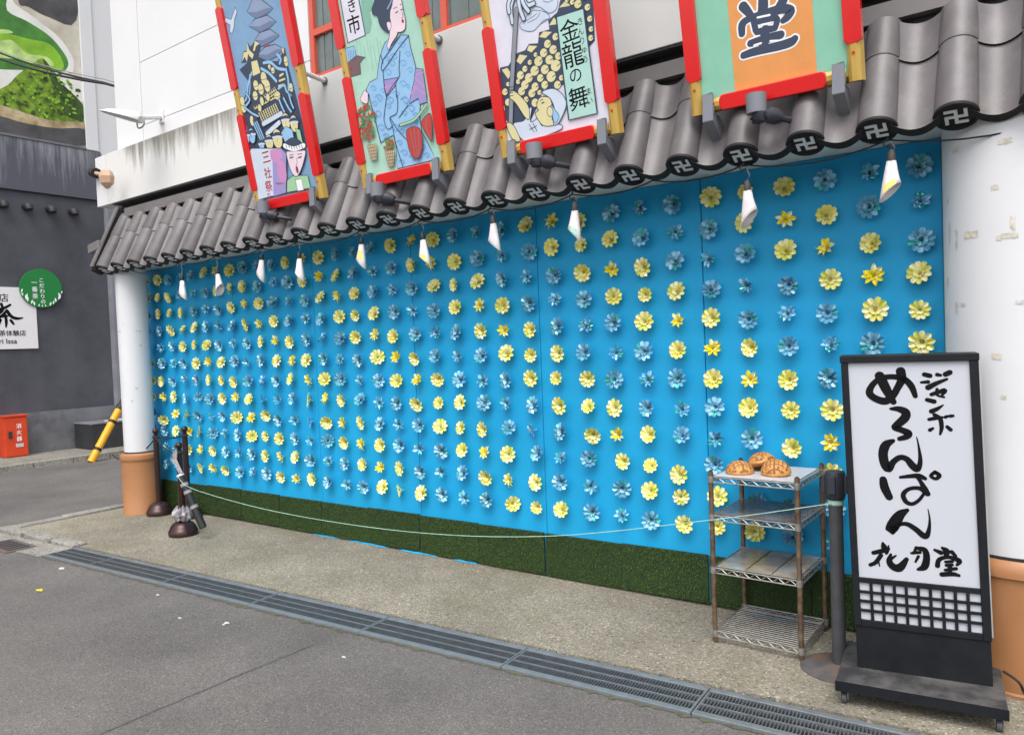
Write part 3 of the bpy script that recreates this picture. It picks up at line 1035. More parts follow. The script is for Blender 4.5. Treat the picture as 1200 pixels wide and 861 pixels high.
# green glints are painted in by the teal petals above
DX, DZ, Z0 = 0.2247, 0.18282, 2.52
shift = {(8, 9): (.045, 0), (7, 9): (.02, -.01), (6, 9): (-.01, -.05), (6, 10): (-.03, -.01), (9, 8): (.03, .0), (9, 0): (0, -.045), (8, 10): (.015, 0), (9, 7): (.02, 0),
         (11, 9): (.02, .01), (11, 8): (-.01, 0), (10, 10): (-.02, .02), (3, 8): (0, -.03), (5, 9): (-.02, .03), (25, 8): (0.02, .04), (33, 8): (-.02, -.06)}
sideways = {(30, 7), (27, 8), (22, 7), (29, 9), (31, 9), (18, 5), (33, 8), (31, 8), (11, 8), (17, 11), (22, 8), (26, 9), (25, 7), (30, 9), (21, 9), (34, 6), (9, 10)}
KN = {'yb': ('yellow', 'rounded'), 'ys': ('yellow', 'pointed'), 'bb': ('blue', 'rounded'), 'bs': ('blue', 'pointed')}
seq = ['bb', 'bs', 'bb', 'yb', 'ys', 'yb']
for c in range(35):
    for r in range(12):
        kind = seq[(c + r) % 6]
        fr_ = random.Random(c * 100 + r)
        # some of the small yellow places hold a small rounded flower instead of a pointed one
        scale = 1.0 + fr_.uniform(-.05, .05)
        mesh_kind = kind
        if kind == 'ys' and fr_.random() < 0.38:
            mesh_kind = 'yb'; scale *= 0.84
        col_, sh_ = KN[mesh_kind]
        dx, dz = shift.get((c, r), (0, 0))
        loc = Vector((-c * DX + fr_.uniform(-.012, .012) + dx, -0.029, Z0 - r * DZ + fr_.uniform(-.011, .011) + dz))
        t = thing(f'{col_}_flower', f'{col_} foil flower with {sh_} petals, {ordinal(r)} from top in {ordinal(c)} column from wide pillar', 'flower', loc, f'{col_} foil flowers on the blue wall')
        # faces the street, nodding a little; some have swung sideways on their wire
        tx, ty = fr_.gauss(-4, 9), fr_.gauss(0, 9)
        if c > 14: ty += 4; tx += fr_.gauss(0, 5)
        if (c, r) in sideways: ty = 36 * (1 if fr_.random() < .7 else -1); tx = fr_.uniform(-20, 20)
        t.rotation_euler = (Matrix.Rotation(radians(ty), 4, 'Z') @ Matrix.Rotation(radians(90 + tx), 4, 'X') @ Matrix.Rotation(fr_.uniform(0, 2 * pi), 4, 'Z')).to_euler()
        t.scale = (scale,) * 3
        for nme, me in PROTO[mesh_kind][fr_.randrange(5)]:
            o = bpy.data.objects.new(nme, me)
            COL.objects.link(o)
            o.parent = t
            if nme == 'stem': o.matrix_parent_inverse = Matrix.Identity(4)

# ================================================================== ARTIFICIAL TURF SKIRTING
tw_ = 0.605
rt = random.Random(3)
gv, gf = MB(), None
for i in range(3600):
    x, z = rt.uniform(0.002, tw_ - 0.002), rt.uniform(0.0, 0.305)
    a = rt.uniform(-1.2, 1.2)
    L = rt.uniform(0.010, 0.020)
    d = Vector((sin(a) * 0.75, -0.75, rt.uniform(-0.7, 0.6))).normalized()
    sdv = Vector((cos(a), 0, rt.uniform(-.5, .5))).normalized() * 0.0017
    p = Vector((x, -0.010, z))
    mid, tip = p + d * L * 0.55, p + d * L + Vector((0, 0.0, -0.004))
    gv.add([p - sdv, p + sdv, mid + sdv * .9, mid - sdv * .9, tip], [(0, 1, 2, 3), (3, 2, 4)])
grass_me = bpy.data.meshes.new('grass')
grass_me.from_pydata([tuple(p) for p in gv.v], [], gv.f)
grass_me.materials.append(GRASS)
x = 0.02
i = 0
while x > -7.5:
    lean = rt.uniform(-.4, .4)
    zt = 0.012 + rt.uniform(-.004, .006)
    loc = Vector((x - tw_, -0.012, zt))
    t = thing('turf_panel', f'green artificial turf panel at foot of blue wall, {ordinal(i)} from the lantern sign', 'turf panel', loc, 'artificial turf panels along the foot of the wall')
    t.rotation_euler = (radians(rt.uniform(-1.5, 0.5)), radians(lean), 0)
    build('backing', MB().box((0.0005, -0.0125, 0), (tw_ - 0.0005, 0.004, 0.302)), TURFBACK, t, local=True)
    o = bpy.data.objects.new('grass', grass_me)
    o['kind'] = 'stuff'
    COL.objects.link(o)
    o.parent = t
    x -= tw_ + rt.choice((0.002, 0.003, 0.012))
    i += 1

# ================================================================== BANNER SIGNS ON THE ROOF
TH = radians(10.4)
EYB = Vector((0, -sin(TH), cos(TH)))
NAVY = ink('print navy', 58, 70, 92)
LINE = ink('print outline', 52, 66, 92)
SKYB = ink('print sky blue', 128, 165, 200)
CREAM = ink('print cream', 222, 212, 160)
LTBLUE = ink('print light blue', 150, 195, 232)
PALE = ink('print pale', 205, 216, 232)
GREYB = ink('print slate', 112, 128, 160)
GREYB2 = ink('print light slate', 142, 158, 188)
SKIN = ink('print skin', 236, 214, 224)
MINT = ink('print mint', 172, 214, 196)
MINT2 = ink('print dark mint', 132, 182, 164)
LAV = ink('print lavender', 222, 220, 234)
PURP = ink('print purple', 160, 148, 204)
PINK = ink('print pink', 204, 142, 190)
PRED = ink('print red', 190, 66, 54)
CRED = ink('print crimson', 176, 20, 36)
LEAFG = ink('print leaf', 70, 142, 92)
POT = ink('print pot', 196, 176, 136)
GREENP = ink('print soft green', 160, 204, 160)
ORANGE = ink('print orange', 226, 152, 84)
PLAQ = ink('print plaque', 176, 216, 206)
PWHITE = ink('print white', 244, 244, 246)
BGREY = ink('print grey', 142, 144, 152)
BRNR = ink('print roof brown', 118, 92, 96)
PAT = ink('print pattern blue', 122, 170, 220)
SEAL = ink('print teal', 150, 206, 190)


def stadium(u0, u1, v0, v1, vert, e0=True, e1=True, n=6):
    """bar outline with half-round ends"""
    r = (u1 - u0) / 2 if vert else (v1 - v0) / 2
    out = []
    if vert:
        cu = (u0 + u1) / 2
        out += [(cu + r * cos(pi + pi * k / n), v0 + (r * 0.55 * (1 + sin(pi + pi * k / n)))) for k in range(n + 1)]
        out += [(cu + r * cos(pi * k / n), v1 - r * 0.55 * (1 - sin(pi * k / n))) for k in range(n + 1)]
    else:
        cv = (v0 + v1) / 2
        out += [(u1 - r * 0.55 * (1 - cos(-pi / 2 + pi * k / n)), cv + r * sin(-pi / 2 + pi * k / n)) for k in range(n + 1)]
        out += [(u0 + r * 0.55 * (1 + cos(pi / 2 + pi * k / n)), cv + r * sin(pi / 2 + pi * k / n)) for k in range(n + 1)]
    return out


BW, BH, FW, FD = 0.875, 1.82, 0.078, 0.05


def ridge_bar(P, u0, u1, v0, v1, vert, h0, h1, mi=0, cut=0.35):
    """frame bar with a bevelled, slightly rounded front"""
    mb = MB()
    if vert:
        us = [u0, u0 + (u1 - u0) * .12, u0 + (u1 - u0) * cut, u0 + (u1 - u0) * (1 - cut), u1 - (u1 - u0) * .12, u1]
        hs = [h0, h1 - .012, h1, h1, h1 - .012, h0]
        vs = [P.w(u, v, h) for v in (v0, v1) for u, h in zip(us, hs)]
    else:
        us = [v0, v0 + (v1 - v0) * .12, v0 + (v1 - v0) * cut, v0 + (v1 - v0) * (1 - cut), v1 - (v1 - v0) * .12, v1]
        hs = [h0, h1 - .012, h1, h1, h1 - .012, h0]
        vs = [P.w(u, v, h) for u in (u1, u0) for v, h in zip(us, hs)]
    n = 6
    mb.add(vs, [(i, i + 1, i + 1 + n, i + n) for i in range(n - 1)] + [(n - 1, 0, n, 2 * n - 1), tuple(range(n - 1, -1, -1)), tuple(range(n, 2 * n))], mi)
    return mb


def banner(x0, label, bgm):
    O = Vector((x0, -0.5, 2.885))
    P = Plane(O, (1, 0, 0), EYB)
    t = thing('sign_board', label, 'sign', O, 'red framed picture signs on the canopy roof')
    build('board', MB().prism(P, [(0.03, 0.03), (BW - 0.03, 0.03), (BW - 0.03, BH - 0.03), (0.03, BH - 0.03)], -0.03, 0.0), bgm, t)
    build('back_board', MB().prism(P, [(0.01, 0.01), (BW - 0.01, 0.01), (BW - 0.01, BH - 0.01), (0.01, BH - 0.01)], -0.045, -0.031), GREYM, t)
    for (u0, u1) in ((0, FW), (BW - FW, BW)):
        build('frame_side', ridge_bar(P, u0, u1, 0.0, BH, True, -0.03, 0.022), GOLD, t)
        for (v0, v1) in ((0.17, 0.80), (0.99, 1.64)):
            build('red_sleeve', MB().prism(P, stadium(u0 - 0.0012, u1 + 0.0012, v0, v1, True), -0.028, 0.0238), RED, t, bevel=0.010)
    for (v0, v1) in ((0, FW), (BH - FW, BH)):
        build('frame_rail', ridge_bar(P, FW, BW - FW, v0, v1, False, -0.03, 0.0215), GOLD, t)
        build('red_sleeve', MB().prism(P, stadium(0.165, BW - 0.165, v0 - 0.0012, v1 + 0.0012, False), -0.028, 0.0238), RED, t, bevel=0.010)
    rv = MB()
    for (u, v) in ((FW / 2, 0.13), (BW - FW / 2, 0.13), (0.135, FW / 2), (BW - 0.135, FW / 2), (FW / 2, 0.83), (BW - FW / 2, 0.96), (FW / 2, 0.96), (BW - FW / 2, 0.83)):
        rv = MB().prism(P, [(u + 0.007 * cos(2 * pi * k / 10), v + 0.007 * sin(2 * pi * k / 10)) for k in range(10)], 0.0, 0.0255)
        build('rivet', rv, RED, t)
    # two grey cradle brackets under the frame, bent back onto the roof
    for u in (0.085, BW - 0.135):
        mb = MB()
        ya = O.y - 0.045
        x = x0 + u
        pr_ = [(-0.050, 2.975), (-0.050, 2.83), (0.10, 2.74), (0.16, 2.80), (0.05, 2.872), (-0.030, 2.872), (-0.030, 2.975)]
        vs = [Vector((x, O.y + a, z)) for a, z in pr_] + [Vector((x + 0.052, O.y + a, z)) for a, z in pr_]
        m = len(pr_)
        tri = [tuple(q) for q in tessellate_polygon([[Vector((a, z, 0)) for a, z in pr_]])]
        mb.add(vs, tri + [tuple(reversed([i + m for i in q])) for q in tri] + [(i, (i + 1) % m, (i + 1) % m + m, i + m) for i in range(m)])
        build('bracket', mb, GREYM, t, bevel=0.003)
    # rod back to the wall
    for (u, v) in ((0.40, 1.02),):
        a = P.w(u, v, -0.04)
        b = Vector((a.x + 0.0, YF - 0.002, 4.05 + (v - 1.02) * 0.98))
        if v < 1.5:
            b = Vector((x0 + 0.47, -0.102, 3.985))
            a = P.w(0.44, 1.16, -0.04)
        rod = build('support_rod', MB().tube([a, b], 0.021, 14), WHITE, t, smooth=True)
        build('rod_flange', MB().tube([b + Vector((0, -0.012, 0)), b], 0.033, 14), FLASH, rod, smooth=True)
    return t, P


# --- 1: pagoda, portable shrine and festival man
t, P = banner(-4.93, 'red framed sign with pagoda, golden portable shrine and man in headband', SKYB)
A, B = crop(240, 0, 7.4875), crop(270, 110, 5.6625)
art = Art(P)
art.fill(PALE, A([(270, 65), (283, 110), (262, 170), (258, 240), (240, 298), (220, 280), (225, 225), (168, 190), (185, 158), (232, 175)]), LINE, 0.005)
art.done('bird', t)
for q, (roof, shade, wall) in enumerate([
        ([(440, -60), (500, 0), (600, 78), (560, 115), (450, 165), (372, 108)], [(372, 108), (450, 110), (560, 70), (600, 78), (560, 115), (450, 165)], [(455, 168), (525, 132), (520, 150), (460, 184)]),
        ([(440, 170), (550, 135), (628, 192), (580, 235), (490, 285), (388, 232)], [(388, 232), (480, 235), (580, 185), (628, 192), (580, 235), (490, 285)], [(485, 286), (550, 260), (545, 278), (490, 300)]),
        ([(480, 290), (575, 258), (655, 315), (600, 360), (500, 410), (440, 355)], [(440, 355), (510, 355), (610, 308), (655, 315), (600, 360), (500, 410)], [(515, 412), (575, 387), (570, 405), (520, 425)]),
        ([(530, 415), (620, 390), (690, 430), (640, 490), (540, 545), (465, 480)], [(465, 480), (550, 482), (640, 432), (690, 430), (640, 490), (540, 545)], None)]):
    art.fill(GREYB2, A(roof), LINE, 0.007)
    art.fill(GREYB, A(shade))
    if wall: art.fill(PRED, A(wall))
art.done('pagoda', t)
art.fill(NAVY, [(281, 82), (291, 73), (283, 74), (286, 60), (291, 60), (290, 50), (294, 55), (300, 47), (306, 54), (303, 67), (315, 72), (326, 72), (334, 56), (338, 78), (344, 100), (350, 125), (355, 145), (362, 172), (340, 175), (294, 176), (290, 150), (283, 125), (289, 108), (291, 95)])
for pts in ([(375, 378), (392, 440), (432, 480), (420, 520), (395, 495), (372, 455)], [(328, 545), (345, 462), (385, 455), (372, 545), (352, 500)], [(425, 450), (443, 360), (480, 385), (450, 410), (440, 450)],
            [(410, 545), (460, 530), (490, 640), (425, 670)], [(655, 660), (690, 640), (695, 655), (660, 680)], [(650, 705), (705, 685), (710, 700), (655, 722)], [(645, 750), (700, 735), (705, 752), (650, 768)]):
    art.fill(CREAM, A(pts))
for (x, y, rx, ry) in ((520, 690, 32, 45), (450, 750, 28, 35), (495, 785, 30, 38), (550, 755, 32, 42), (445, 842, 28, 32), (600, 620, 20, 22), (570, 590, 15, 18), (690, 450, 12, 18), (715, 540, 20, 35), (640, 840, 32, 28), (760, 770, 20, 30)):
    art.ell(CREAM, A([(x, y)])[0], rx * .0011, ry * .0011)
    art.line(NAVY, A([(x - rx, y + 6), (x, y + 12), (x + rx, y - 8)]), w=0.004)
for pts, wd in (([(500, 605), (560, 640), (610, 690), (630, 715)], .022), ([(520, 555), (580, 550), (640, 600), (700, 612)], .022), ([(415, 640), (385, 740), (370, 861), (330, 920)], .018), ([(398, 660), (400, 780), (390, 861)], .012),
                ([(715, 610), (735, 700), (740, 790)], .020), ([(650, 780), (700, 750), (720, 800), (760, 840)], .018), ([(640, 480), (670, 520), (660, 560)], .02)):
    art.line(LTBLUE, A(pts), w=wd)
for (a, b) in (((530, 855), (625, 790)), ((545, 875), (640, 812))):
    art.line(CREAM, A([a, b]), w=.008)
    for q in range(7):
        x, y = a[0] + (b[0] - a[0]) * q / 6, a[1] + (b[1] - a[1]) * q / 6
        art.line(CREAM, A([(x, y), (x - 8, y - 22)]), w=.006)
art.line(CREAM, B([(165, 100), (300, 28)]), w=.010)
for q in range(10):
    x, y = 165 + 135 * q / 9, 100 - 72 * q / 9
    art.line(CREAM, B([(x, y), (x - 5, y - 14)]), w=.006)
for rr_ in range(5):
    for cc in range(9):
        x = 195 + cc * 13.5 + rr_ * 6; y = 132 - cc * 7.5 + rr_ * 13
        art.ell(CREAM, B([(x, y)])[0], 0.0085, 0.0085, n=8)
for (x, y, rx, ry) in ((200, 95, 16, 20), (215, 50, 16, 24), (255, 25, 16, 20), (150, 180, 18, 28), (95, 95, 22, 26), (85, 50, 20, 24)):
    art.ell(CREAM, B([(x, y)])[0], rx * .0015, ry * .0015, NAVY)
art.line(NAVY, B([(222, 204), (346, 132)]), w=.046); art.line(PALE, B([(225, 200), (343, 132)]), w=.036)
art.line(NAVY, B([(248, 268), (334, 190)]), w=.046); art.line(PALE, B([(250, 265), (330, 192)]), w=.036)
art.line(NAVY, B([(172, 180), (228, 305)]), w=.062)
for q in (-16, -4, 8):
    art.line(LTBLUE, B([(174 + q, 190 - q * .4), (222 + q, 300 - q * .4)]), w=.012)
for pts in ([(110, 0), (135, 40), (110, 80)], [(100, 90), (150, 130), (190, 150)], [(330, 40), (350, 90), (365, 120)], [(360, 30), (390, 90), (410, 120)], [(395, 5), (410, 60), (425, 95)]):
    art.line(NAVY, B(pts), w=.026); art.line(LTBLUE, B(pts), w=.016)
art.done('portable_shrine', t)
for (x, y, rx, ry, band) in ((265, 322, 30, 34, 1), (320, 300, 35, 45, 1), (375, 185, 30, 38, 1), (430, 200, 27, 38, 1), (150, 280, 26, 36, 0), (120, 285, 18, 30, 0), (215, 340, 20, 24, 0)):
    art.ell(CREAM if band else LTBLUE, B([(x, y)])[0], rx * .0017, ry * .0017, NAVY, .005)
    art.line(NAVY, B([(x - rx * .9, y - ry * .45), (x, y - ry * .75), (x + rx * .9, y - ry * .45)]), w=.030)
    art.line(PALE, B([(x - rx * .9, y - ry * .2), (x, y - ry * .35), (x + rx * .9, y - ry * .3)]), w=.014)
    art.line(NAVY, B([(x, y), (x - 3, y + ry * .4)]), w=.003)
art.fill(LTBLUE, B([(345, 260), (375, 215), (420, 240), (430, 300), (370, 320)]), NAVY, .005)
art.fill(GREENP, B([(440, 230), (470, 240), (490, 330), (455, 300)]), NAVY, .004)
art.done('festival_crowd', t)
art.fill(PALE, B([(125, 395), (150, 362), (345, 362), (380, 400), (378, 655), (185, 705)]), LINE, 0.007)
art.fill(PURP, B([(285, 370), (345, 366), (378, 402), (376, 655), (295, 680)]))
art.fill(PINK, B([(270, 375), (340, 368), (355, 420), (300, 460), (275, 430)]))
art.ell(PINK, B([(350, 515)])[0], 0.055, 0.095)
art.fill(PINK, B([(300, 590), (330, 610), (370, 590), (320, 610)]))
for ch, x, y, sz in (('三', 245, 420, .11), ('社', 256, 525, .095), ('祭', 262, 612, .095), ('り', 266, 678, .06)):
    art.text(CRED, ch, B([(x, y)])[0], sz, bold=0.012)
art.done('lettering', t, label='red brush lettering on a pale lavender lantern')
art.sm = False
art.fill(GREENP, B([(383, 655), (385, 575), (420, 545), (520, 540), (540, 625)]), NAVY, .006)
art.fill(PWHITE, B([(440, 570), (480, 565), (495, 638), (455, 645)]), NAVY, .004)
art.sm = True
art.fill(SKIN, B([(388, 375), (500, 370), (495, 450), (470, 520), (445, 550), (415, 520), (392, 450)]), NAVY, .006)
art.fill(NAVY, B([(362, 362), (375, 320), (420, 290), (470, 310), (495, 350), (500, 376), (385, 384)]))
art.line(PWHITE, B([(368, 345), (430, 366), (496, 343)]), w=.036)
for q in range(7):
    art.line(NAVY, B([(378 + q * 17, 338 + (10 if 1 < q < 5 else 4)), (386 + q * 17, 364 + (4 if 1 < q < 5 else -6))]), w=.007)
for pts, wd in (([(405, 425), (425, 420)], .010), ([(460, 425), (480, 418)], .010), ([(402, 408), (428, 402)], .005), ([(455, 402), (482, 398)], .005), ([(448, 425), (452, 465), (443, 470)], .004)):
    art.line(NAVY, B(pts), w=wd)
art.ell(CRED, B([(452, 503)])[0], .012, .026, NAVY, .005)
art.done('man_with_headband', t)

# --- 2: woman in blue kimono
t, P = banner(-3.63, 'red framed sign with woman in blue kimono and red lantern plants', MINT)
A, B = crop(380, 0, 7.4875), crop(400, 110, 7.4875)
art = Art(P)
art.fill(MINT2, A([(320, -150), (420, -150), (430, 60), (400, 110), (420, 200), (400, 290), (360, 300), (330, 150)]))
for q in range(9):
    x = 280 + q * 30
    art.line(MINT2, A([(x, 330 + (q % 3) * 30), (x + 30, 620 - (q % 4) * 40)]), w=.003)
art.done('tree', t)
art.fill(LTBLUE, A([(178, 430), (265, 405), (285, 490), (200, 560)]), LINE, .004)
art.fill(BRNR, A([(205, 555), (285, 490), (360, 505), (315, 550), (322, 650), (225, 680)]), LINE, .004)
art.ell(CRED, A([(240, 605)])[0], .010, .012)
for q in range(5): art.line(LINE, A([(210 + q * 16, 445), (220 + q * 14, 535)]), w=.003)
art.done('small_temple', t)
art.fill(LAV, A([(115, -160), (275, -160), (362, 310), (210, 378)]), LINE, .009)
for ch, x, y, sz in (('ず', 222, -85, .085), ('き', 243, 52, .10), ('市', 262, 215, .135)):
    art.text(INKB, ch, A([(x, y)])[0], sz, bold=0.01)
art.done('lettering', t, label='black lettering on a pale upright plaque')
kim = A([(535, 375), (500, 470), (480, 560), (465, 690), (400, 725), (370, 790), (395, 850)]) + B([(245, 10), (260, 80), (300, 230), (350, 430), (455, 365), (480, 430), (495, 658), (830, 578), (780, 470), (710, 340), (690, 210), (695, 60)]) + A([(770, 861), (800, 650), (805, 590), (760, 420), (740, 312), (670, 310), (600, 400), (565, 430), (568, 345)])
art.fill(LTBLUE, kim, LINE, .006)
rk = random.Random(5)
for (x, y) in [(690, 400), (740, 480), (700, 560), (760, 620), (600, 560), (570, 640), (700, 740), (640, 830), (520, 800), (440, 780), (480, 850), (620, 500), (560, 520), (740, 760)]:
    s = rk.choice((24, 30, 36))
    art.line(PAT, A([(x - s, y - s * .3), (x - s * .2, y - s * .8), (x + s * .6, y - s * .1), (x, y + s * .6), (x - s * .4, y + s * .1)]), w=.009)
for (x, y) in [(300, 90), (330, 180), (360, 300), (420, 110), (440, 60), (340, 40), (560, 170), (620, 130), (660, 190), (540, 330), (480, 300), (520, 430), (560, 520), (720, 470), (760, 540), (640, 560), (540, 600), (660, 250), (400, 370), (570, 60)]:
    s = rk.choice((28, 36, 42))
    art.line(PAT, B([(x - s, y - s * .3), (x - s * .2, y - s * .8), (x + s * .6, y - s * .1), (x, y + s * .6), (x - s * .4, y + s * .1)]), w=.010)
art.fill(PURP, A([(528, 705), (660, 680), (620, 760), (555, 850), (535, 780)]), LINE, .005)
art.line(PINK, A([(532, 770), (612, 755)]), w=.012)
art.fill(PURP, A([(805, 600), (868, 608), (905, 861)]) + B([(750, 0), (755, 75), (690, 95), (680, 40), (600, 90)]) + A([(760, 861), (790, 720)]), LINE, .005)
for a, b in (((800, 690), (880, 760)), ((790, 760), (890, 830)), ((815, 660), (870, 640)), ((760, 830), (820, 760))):
    art.line(PINK, A([a, b]), w=.012)
for pts in ([(668, 450), (660, 600), (662, 670), (600, 760), (548, 850)], [(745, 315), (660, 420), (520, 620), (515, 540), (600, 420), (670, 315)], [(520, 620), (530, 760), (545, 840)], [(500, 480), (520, 560)], [(630, 740), (640, 861)]):
    art.line(LINE, A(pts), w=.006)
for pts in ([(405, 0), (385, 150), (380, 240), (410, 310), (450, 285), (430, 212), (490, 170), (498, 60), (490, 0)], [(435, 215), (500, 320), (580, 405)], [(455, 290), (480, 430), (545, 640)], [(590, 100), (560, 140), (510, 210)], [(245, 10), (300, 230), (350, 430)]):
    art.line(LINE, B(pts), w=.006)
art.sm = True
art.fill(SKIN, A([(600, -110), (672, -110), (680, -10), (690, 40), (700, 100), (712, 150), (718, 200), (712, 260), (680, 285), (650, 290), (640, 320), (600, 380), (570, 440), (555, 400), (575, 330), (580, 240), (582, 130)]), LINE, .005)
art.fill(NAVY, A([(470, -120), (600, -130), (640, -110), (610, 0), (600, 60), (580, 130), (592, 215), (570, 290), (520, 265), (485, 210), (470, 150), (430, 130), (420, 80), (440, 20)]))
art.line(GREYB2, A([(560, 80), (590, 20), (600, -30)]), w=.012)
art.fill(SKIN, A([(552, 212), (570, 192), (592, 212), (588, 260), (570, 270)]), LINE, .004)
for pts, wd in (([(630, 118), (650, 105)], .007), ([(678, 92), (692, 85)], .007), ([(612, 80), (645, 65)], .004), ([(670, 45), (685, 38)], .004), ([(688, 110), (698, 150), (685, 160)], .004)):
    art.line(NAVY, A(pts), w=wd)
art.ell(CRED, A([(694, 188)])[0], .010, .013)
art.fill(SKIN, A([(330, 850), (360, 795), (395, 830)]) + B([(240, 5), (235, 85), (185, 75), (172, 40)]), LINE, .004)
art.done('woman_in_kimono', t)
art.sm = False
for (cx, cy, rx, ry, nn) in ((225, 210, 85, 120, 90), (250, 350, 70, 70, 50), (430, 440, 48, 60, 45)):
    for q in range(nn):
        a_, r_ = rk.uniform(0, 2 * pi), sqrt(rk.random())
        x, y = cx + rx * r_ * cos(a_), cy + ry * r_ * sin(a_)
        if cx == 430 and x > 470: continue
        red_ = rk.random() < .3
        art.ell(PRED if red_ else LEAFG, B([(x, y)])[0], rk.uniform(.009, .014) if red_ else rk.uniform(.007, .013), rk.uniform(.010, .015) if red_ else rk.uniform(.006, .010), n=7)
for pot in ([(240, 455), (325, 438), (325, 580), (275, 587)], [(395, 505), (482, 490), (472, 635), (428, 642)]):
    art.fill(POT, B(pot), LINE, .003)
    for q in range(1, 5):
        f = q / 5
        art.line(LINE, B([(pot[0][0] + (pot[3][0] - pot[0][0]) * f, pot[0][1] + (pot[3][1] - pot[0][1]) * f), (pot[1][0] + (pot[2][0] - pot[1][0]) * f, pot[1][1] + (pot[2][1] - pot[1][1]) * f)]), w=.003)
        art.line(LINE, B([(pot[0][0] + (pot[1][0] - pot[0][0]) * f, pot[0][1] + (pot[1][1] - pot[0][1]) * f), (pot[3][0] + (pot[2][0] - pot[3][0]) * f, pot[3][1] + (pot[2][1] - pot[3][1]) * f)]), w=.003)
art.done('potted_plants', t)
art.line(LINE, B([(530, 278), (640, 240), (700, 182), (760, 95)]), w=.024)
art.line(GREENP, B([(535, 275), (640, 238), (700, 180), (760, 95)]), w=.016)
art.sm = True
art.fill(PRED, B([(585, 345), (600, 310), (655, 288), (705, 310), (722, 370), (725, 470), (700, 555), (675, 568), (640, 550), (605, 470)]), LINE, .005)
art.fill(PRED, B([(718, 250), (775, 180), (805, 200), (812, 408), (790, 395), (735, 310)]), LINE, .005)
for pts in ([(620, 310), (640, 420), (670, 550)], [(655, 300), (665, 420), (685, 550)], [(690, 320), (695, 430), (695, 540)], [(770, 200), (760, 290), (800, 390)]):
    art.line(GREYB, B(pts), w=.004)
art.done('lantern_fruit', t)

# --- 3: golden dragon dance
t, P = banner(-2.33, 'red framed sign with golden dragon scales and black vertical lettering plaque', LAV)
A, B = crop(560, 0, 6.6667), crop(570, 80, 6.6667)
art = Art(P)
art.sm = True
for pts in ([(330, 190), (380, 130), (430, 85), (520, 95), (560, 140), (490, 190), (430, 245), (350, 235)], [(440, 40), (480, -60), (610, -60), (620, 60), (560, 105), (490, 60)], [(160, -120), (260, -140), (300, -60), (200, -40)]):
    art.fill(PALE, A(pts), GREYB, .005)
for pts in ([(375, 165), (420, 140), (460, 110)], [(390, 180), (460, 145), (485, 100)], [(490, 190), (510, 165), (550, 150)], [(510, 10), (550, 20), (590, 0)]):
    art.line(GREYB, A(pts), w=.004)
art.done('cloud_print', t)['kind'] = 'stuff'
art.sm = False
drag = A([(630, 70), (640, 20), (690, -120), (895, -160), (915, 320), (870, 370), (670, 660), (600, 725), (520, 690), (470, 800)]) + B([(400, 300), (340, 420), (180, 440), (110, 330), (100, 110)]) + A([(175, 530), (240, 515), (300, 420), (370, 395), (400, 345), (470, 340), (480, 255), (560, 232), (550, 160), (620, 100)])
art.fill(NAVY, drag)
for pts in ([(558, 200), (595, 140), (640, 190)], [(480, 290), (515, 248), (580, 252), (530, 300)], [(385, 395), (400, 358), (465, 362), (420, 412)], [(303, 480), (328, 428), (388, 438), (335, 505)], [(188, 548), (230, 532), (262, 575), (240, 620)], [(636, 62), (690, 5), (722, 48)]):
    art.fill(CREAM, A(pts))
for (x, y, rr_) in ((545, 345, 28), (515, 415, 30), (590, 390, 30), (475, 480, 35), (560, 470, 32), (630, 440, 26), (445, 555, 35), (525, 545, 33), (610, 515, 40), (400, 610, 33), (490, 612, 27), (575, 600, 38), (655, 610, 20), (370, 540, 22), (335, 590, 30), (370, 665, 32), (450, 680, 30), (525, 665, 28), (625, 665, 28), (345, 715, 30), (425, 730, 30), (485, 725, 18), (380, 780, 22), (450, 805, 30),
                   (215, 720, 25), (610, 290, 25), (740, 20, 18), (785, 35, 28), (860, 60, 22), (878, 150, 20), (888, 230, 18), (885, 300, 20), (410, 490, 18), (455, 430, 16), (720, -40, 26), (780, -60, 28), (840, -30, 24), (700, 5, 14), (240, 800, 26), (200, 850, 20), (320, 640, 18), (240, 660, 16)):
    art.ell(CREAM, A([(x, y)])[0], rr_ * .00086, rr_ * .00082)
    art.line(NAVY, A([(x + rr_ * .25, y + rr_ * .1), (x + rr_ * .95, y - rr_ * .45)]), w=.005)
art.done('golden_dragon', t)
for pts in ([(300, -60), (262, 60), (275, 180)], [(318, -60), (330, 60), (362, 150)], [(345, -60), (385, 40), (440, 30)], [(335, -60), (360, 30), (400, 90)], [(290, -60), (245, 30), (250, 100)]):
    art.line(NAVY, A(pts), w=.034); art.line(PALE, A(pts), w=.020)
art.line(LINE, A([(306, 80), (268, 700)]) + B([(195, 440)]), w=.036, sub=1)
art.line(BGREY, A([(306, 80), (268, 700)]) + B([(195, 440)]), w=.028, sub=1)
art.done('pole', t)
art.sm = True
art.fill(PALE, B([(330, 330), (360, 310), (350, 420), (420, 390), (440, 450), (580, 440), (585, 480), (420, 545), (300, 570), (215, 440), (300, 410)]), LINE, .005)
art.fill(CREAM, B([(195, 185), (240, 190), (330, 290), (342, 392), (310, 388), (235, 275), (190, 235)]), LINE, .005)
art.fill(CREAM, B([(165, 430), (215, 445), (270, 560), (225, 570), (180, 500)]), LINE, .005)
for q in range(4): art.line(LINE, B([(182, 150 + q * 24), (215, 148 + q * 22)]), w=.004)
art.fill(CREAM, B([(425, 230), (500, 235), (525, 330), (520, 400), (555, 440), (450, 450), (388, 360), (408, 335), (400, 290)]), LINE, .005)
art.fill(PALE, B([(440, 190), (520, 160), (590, 195), (630, 270), (610, 350), (560, 440), (528, 430), (540, 330), (505, 240)]), LINE, .005)
art.fill(LTBLUE, B([(510, 290), (545, 330), (575, 380), (545, 435), (525, 390)]), LINE, .004)
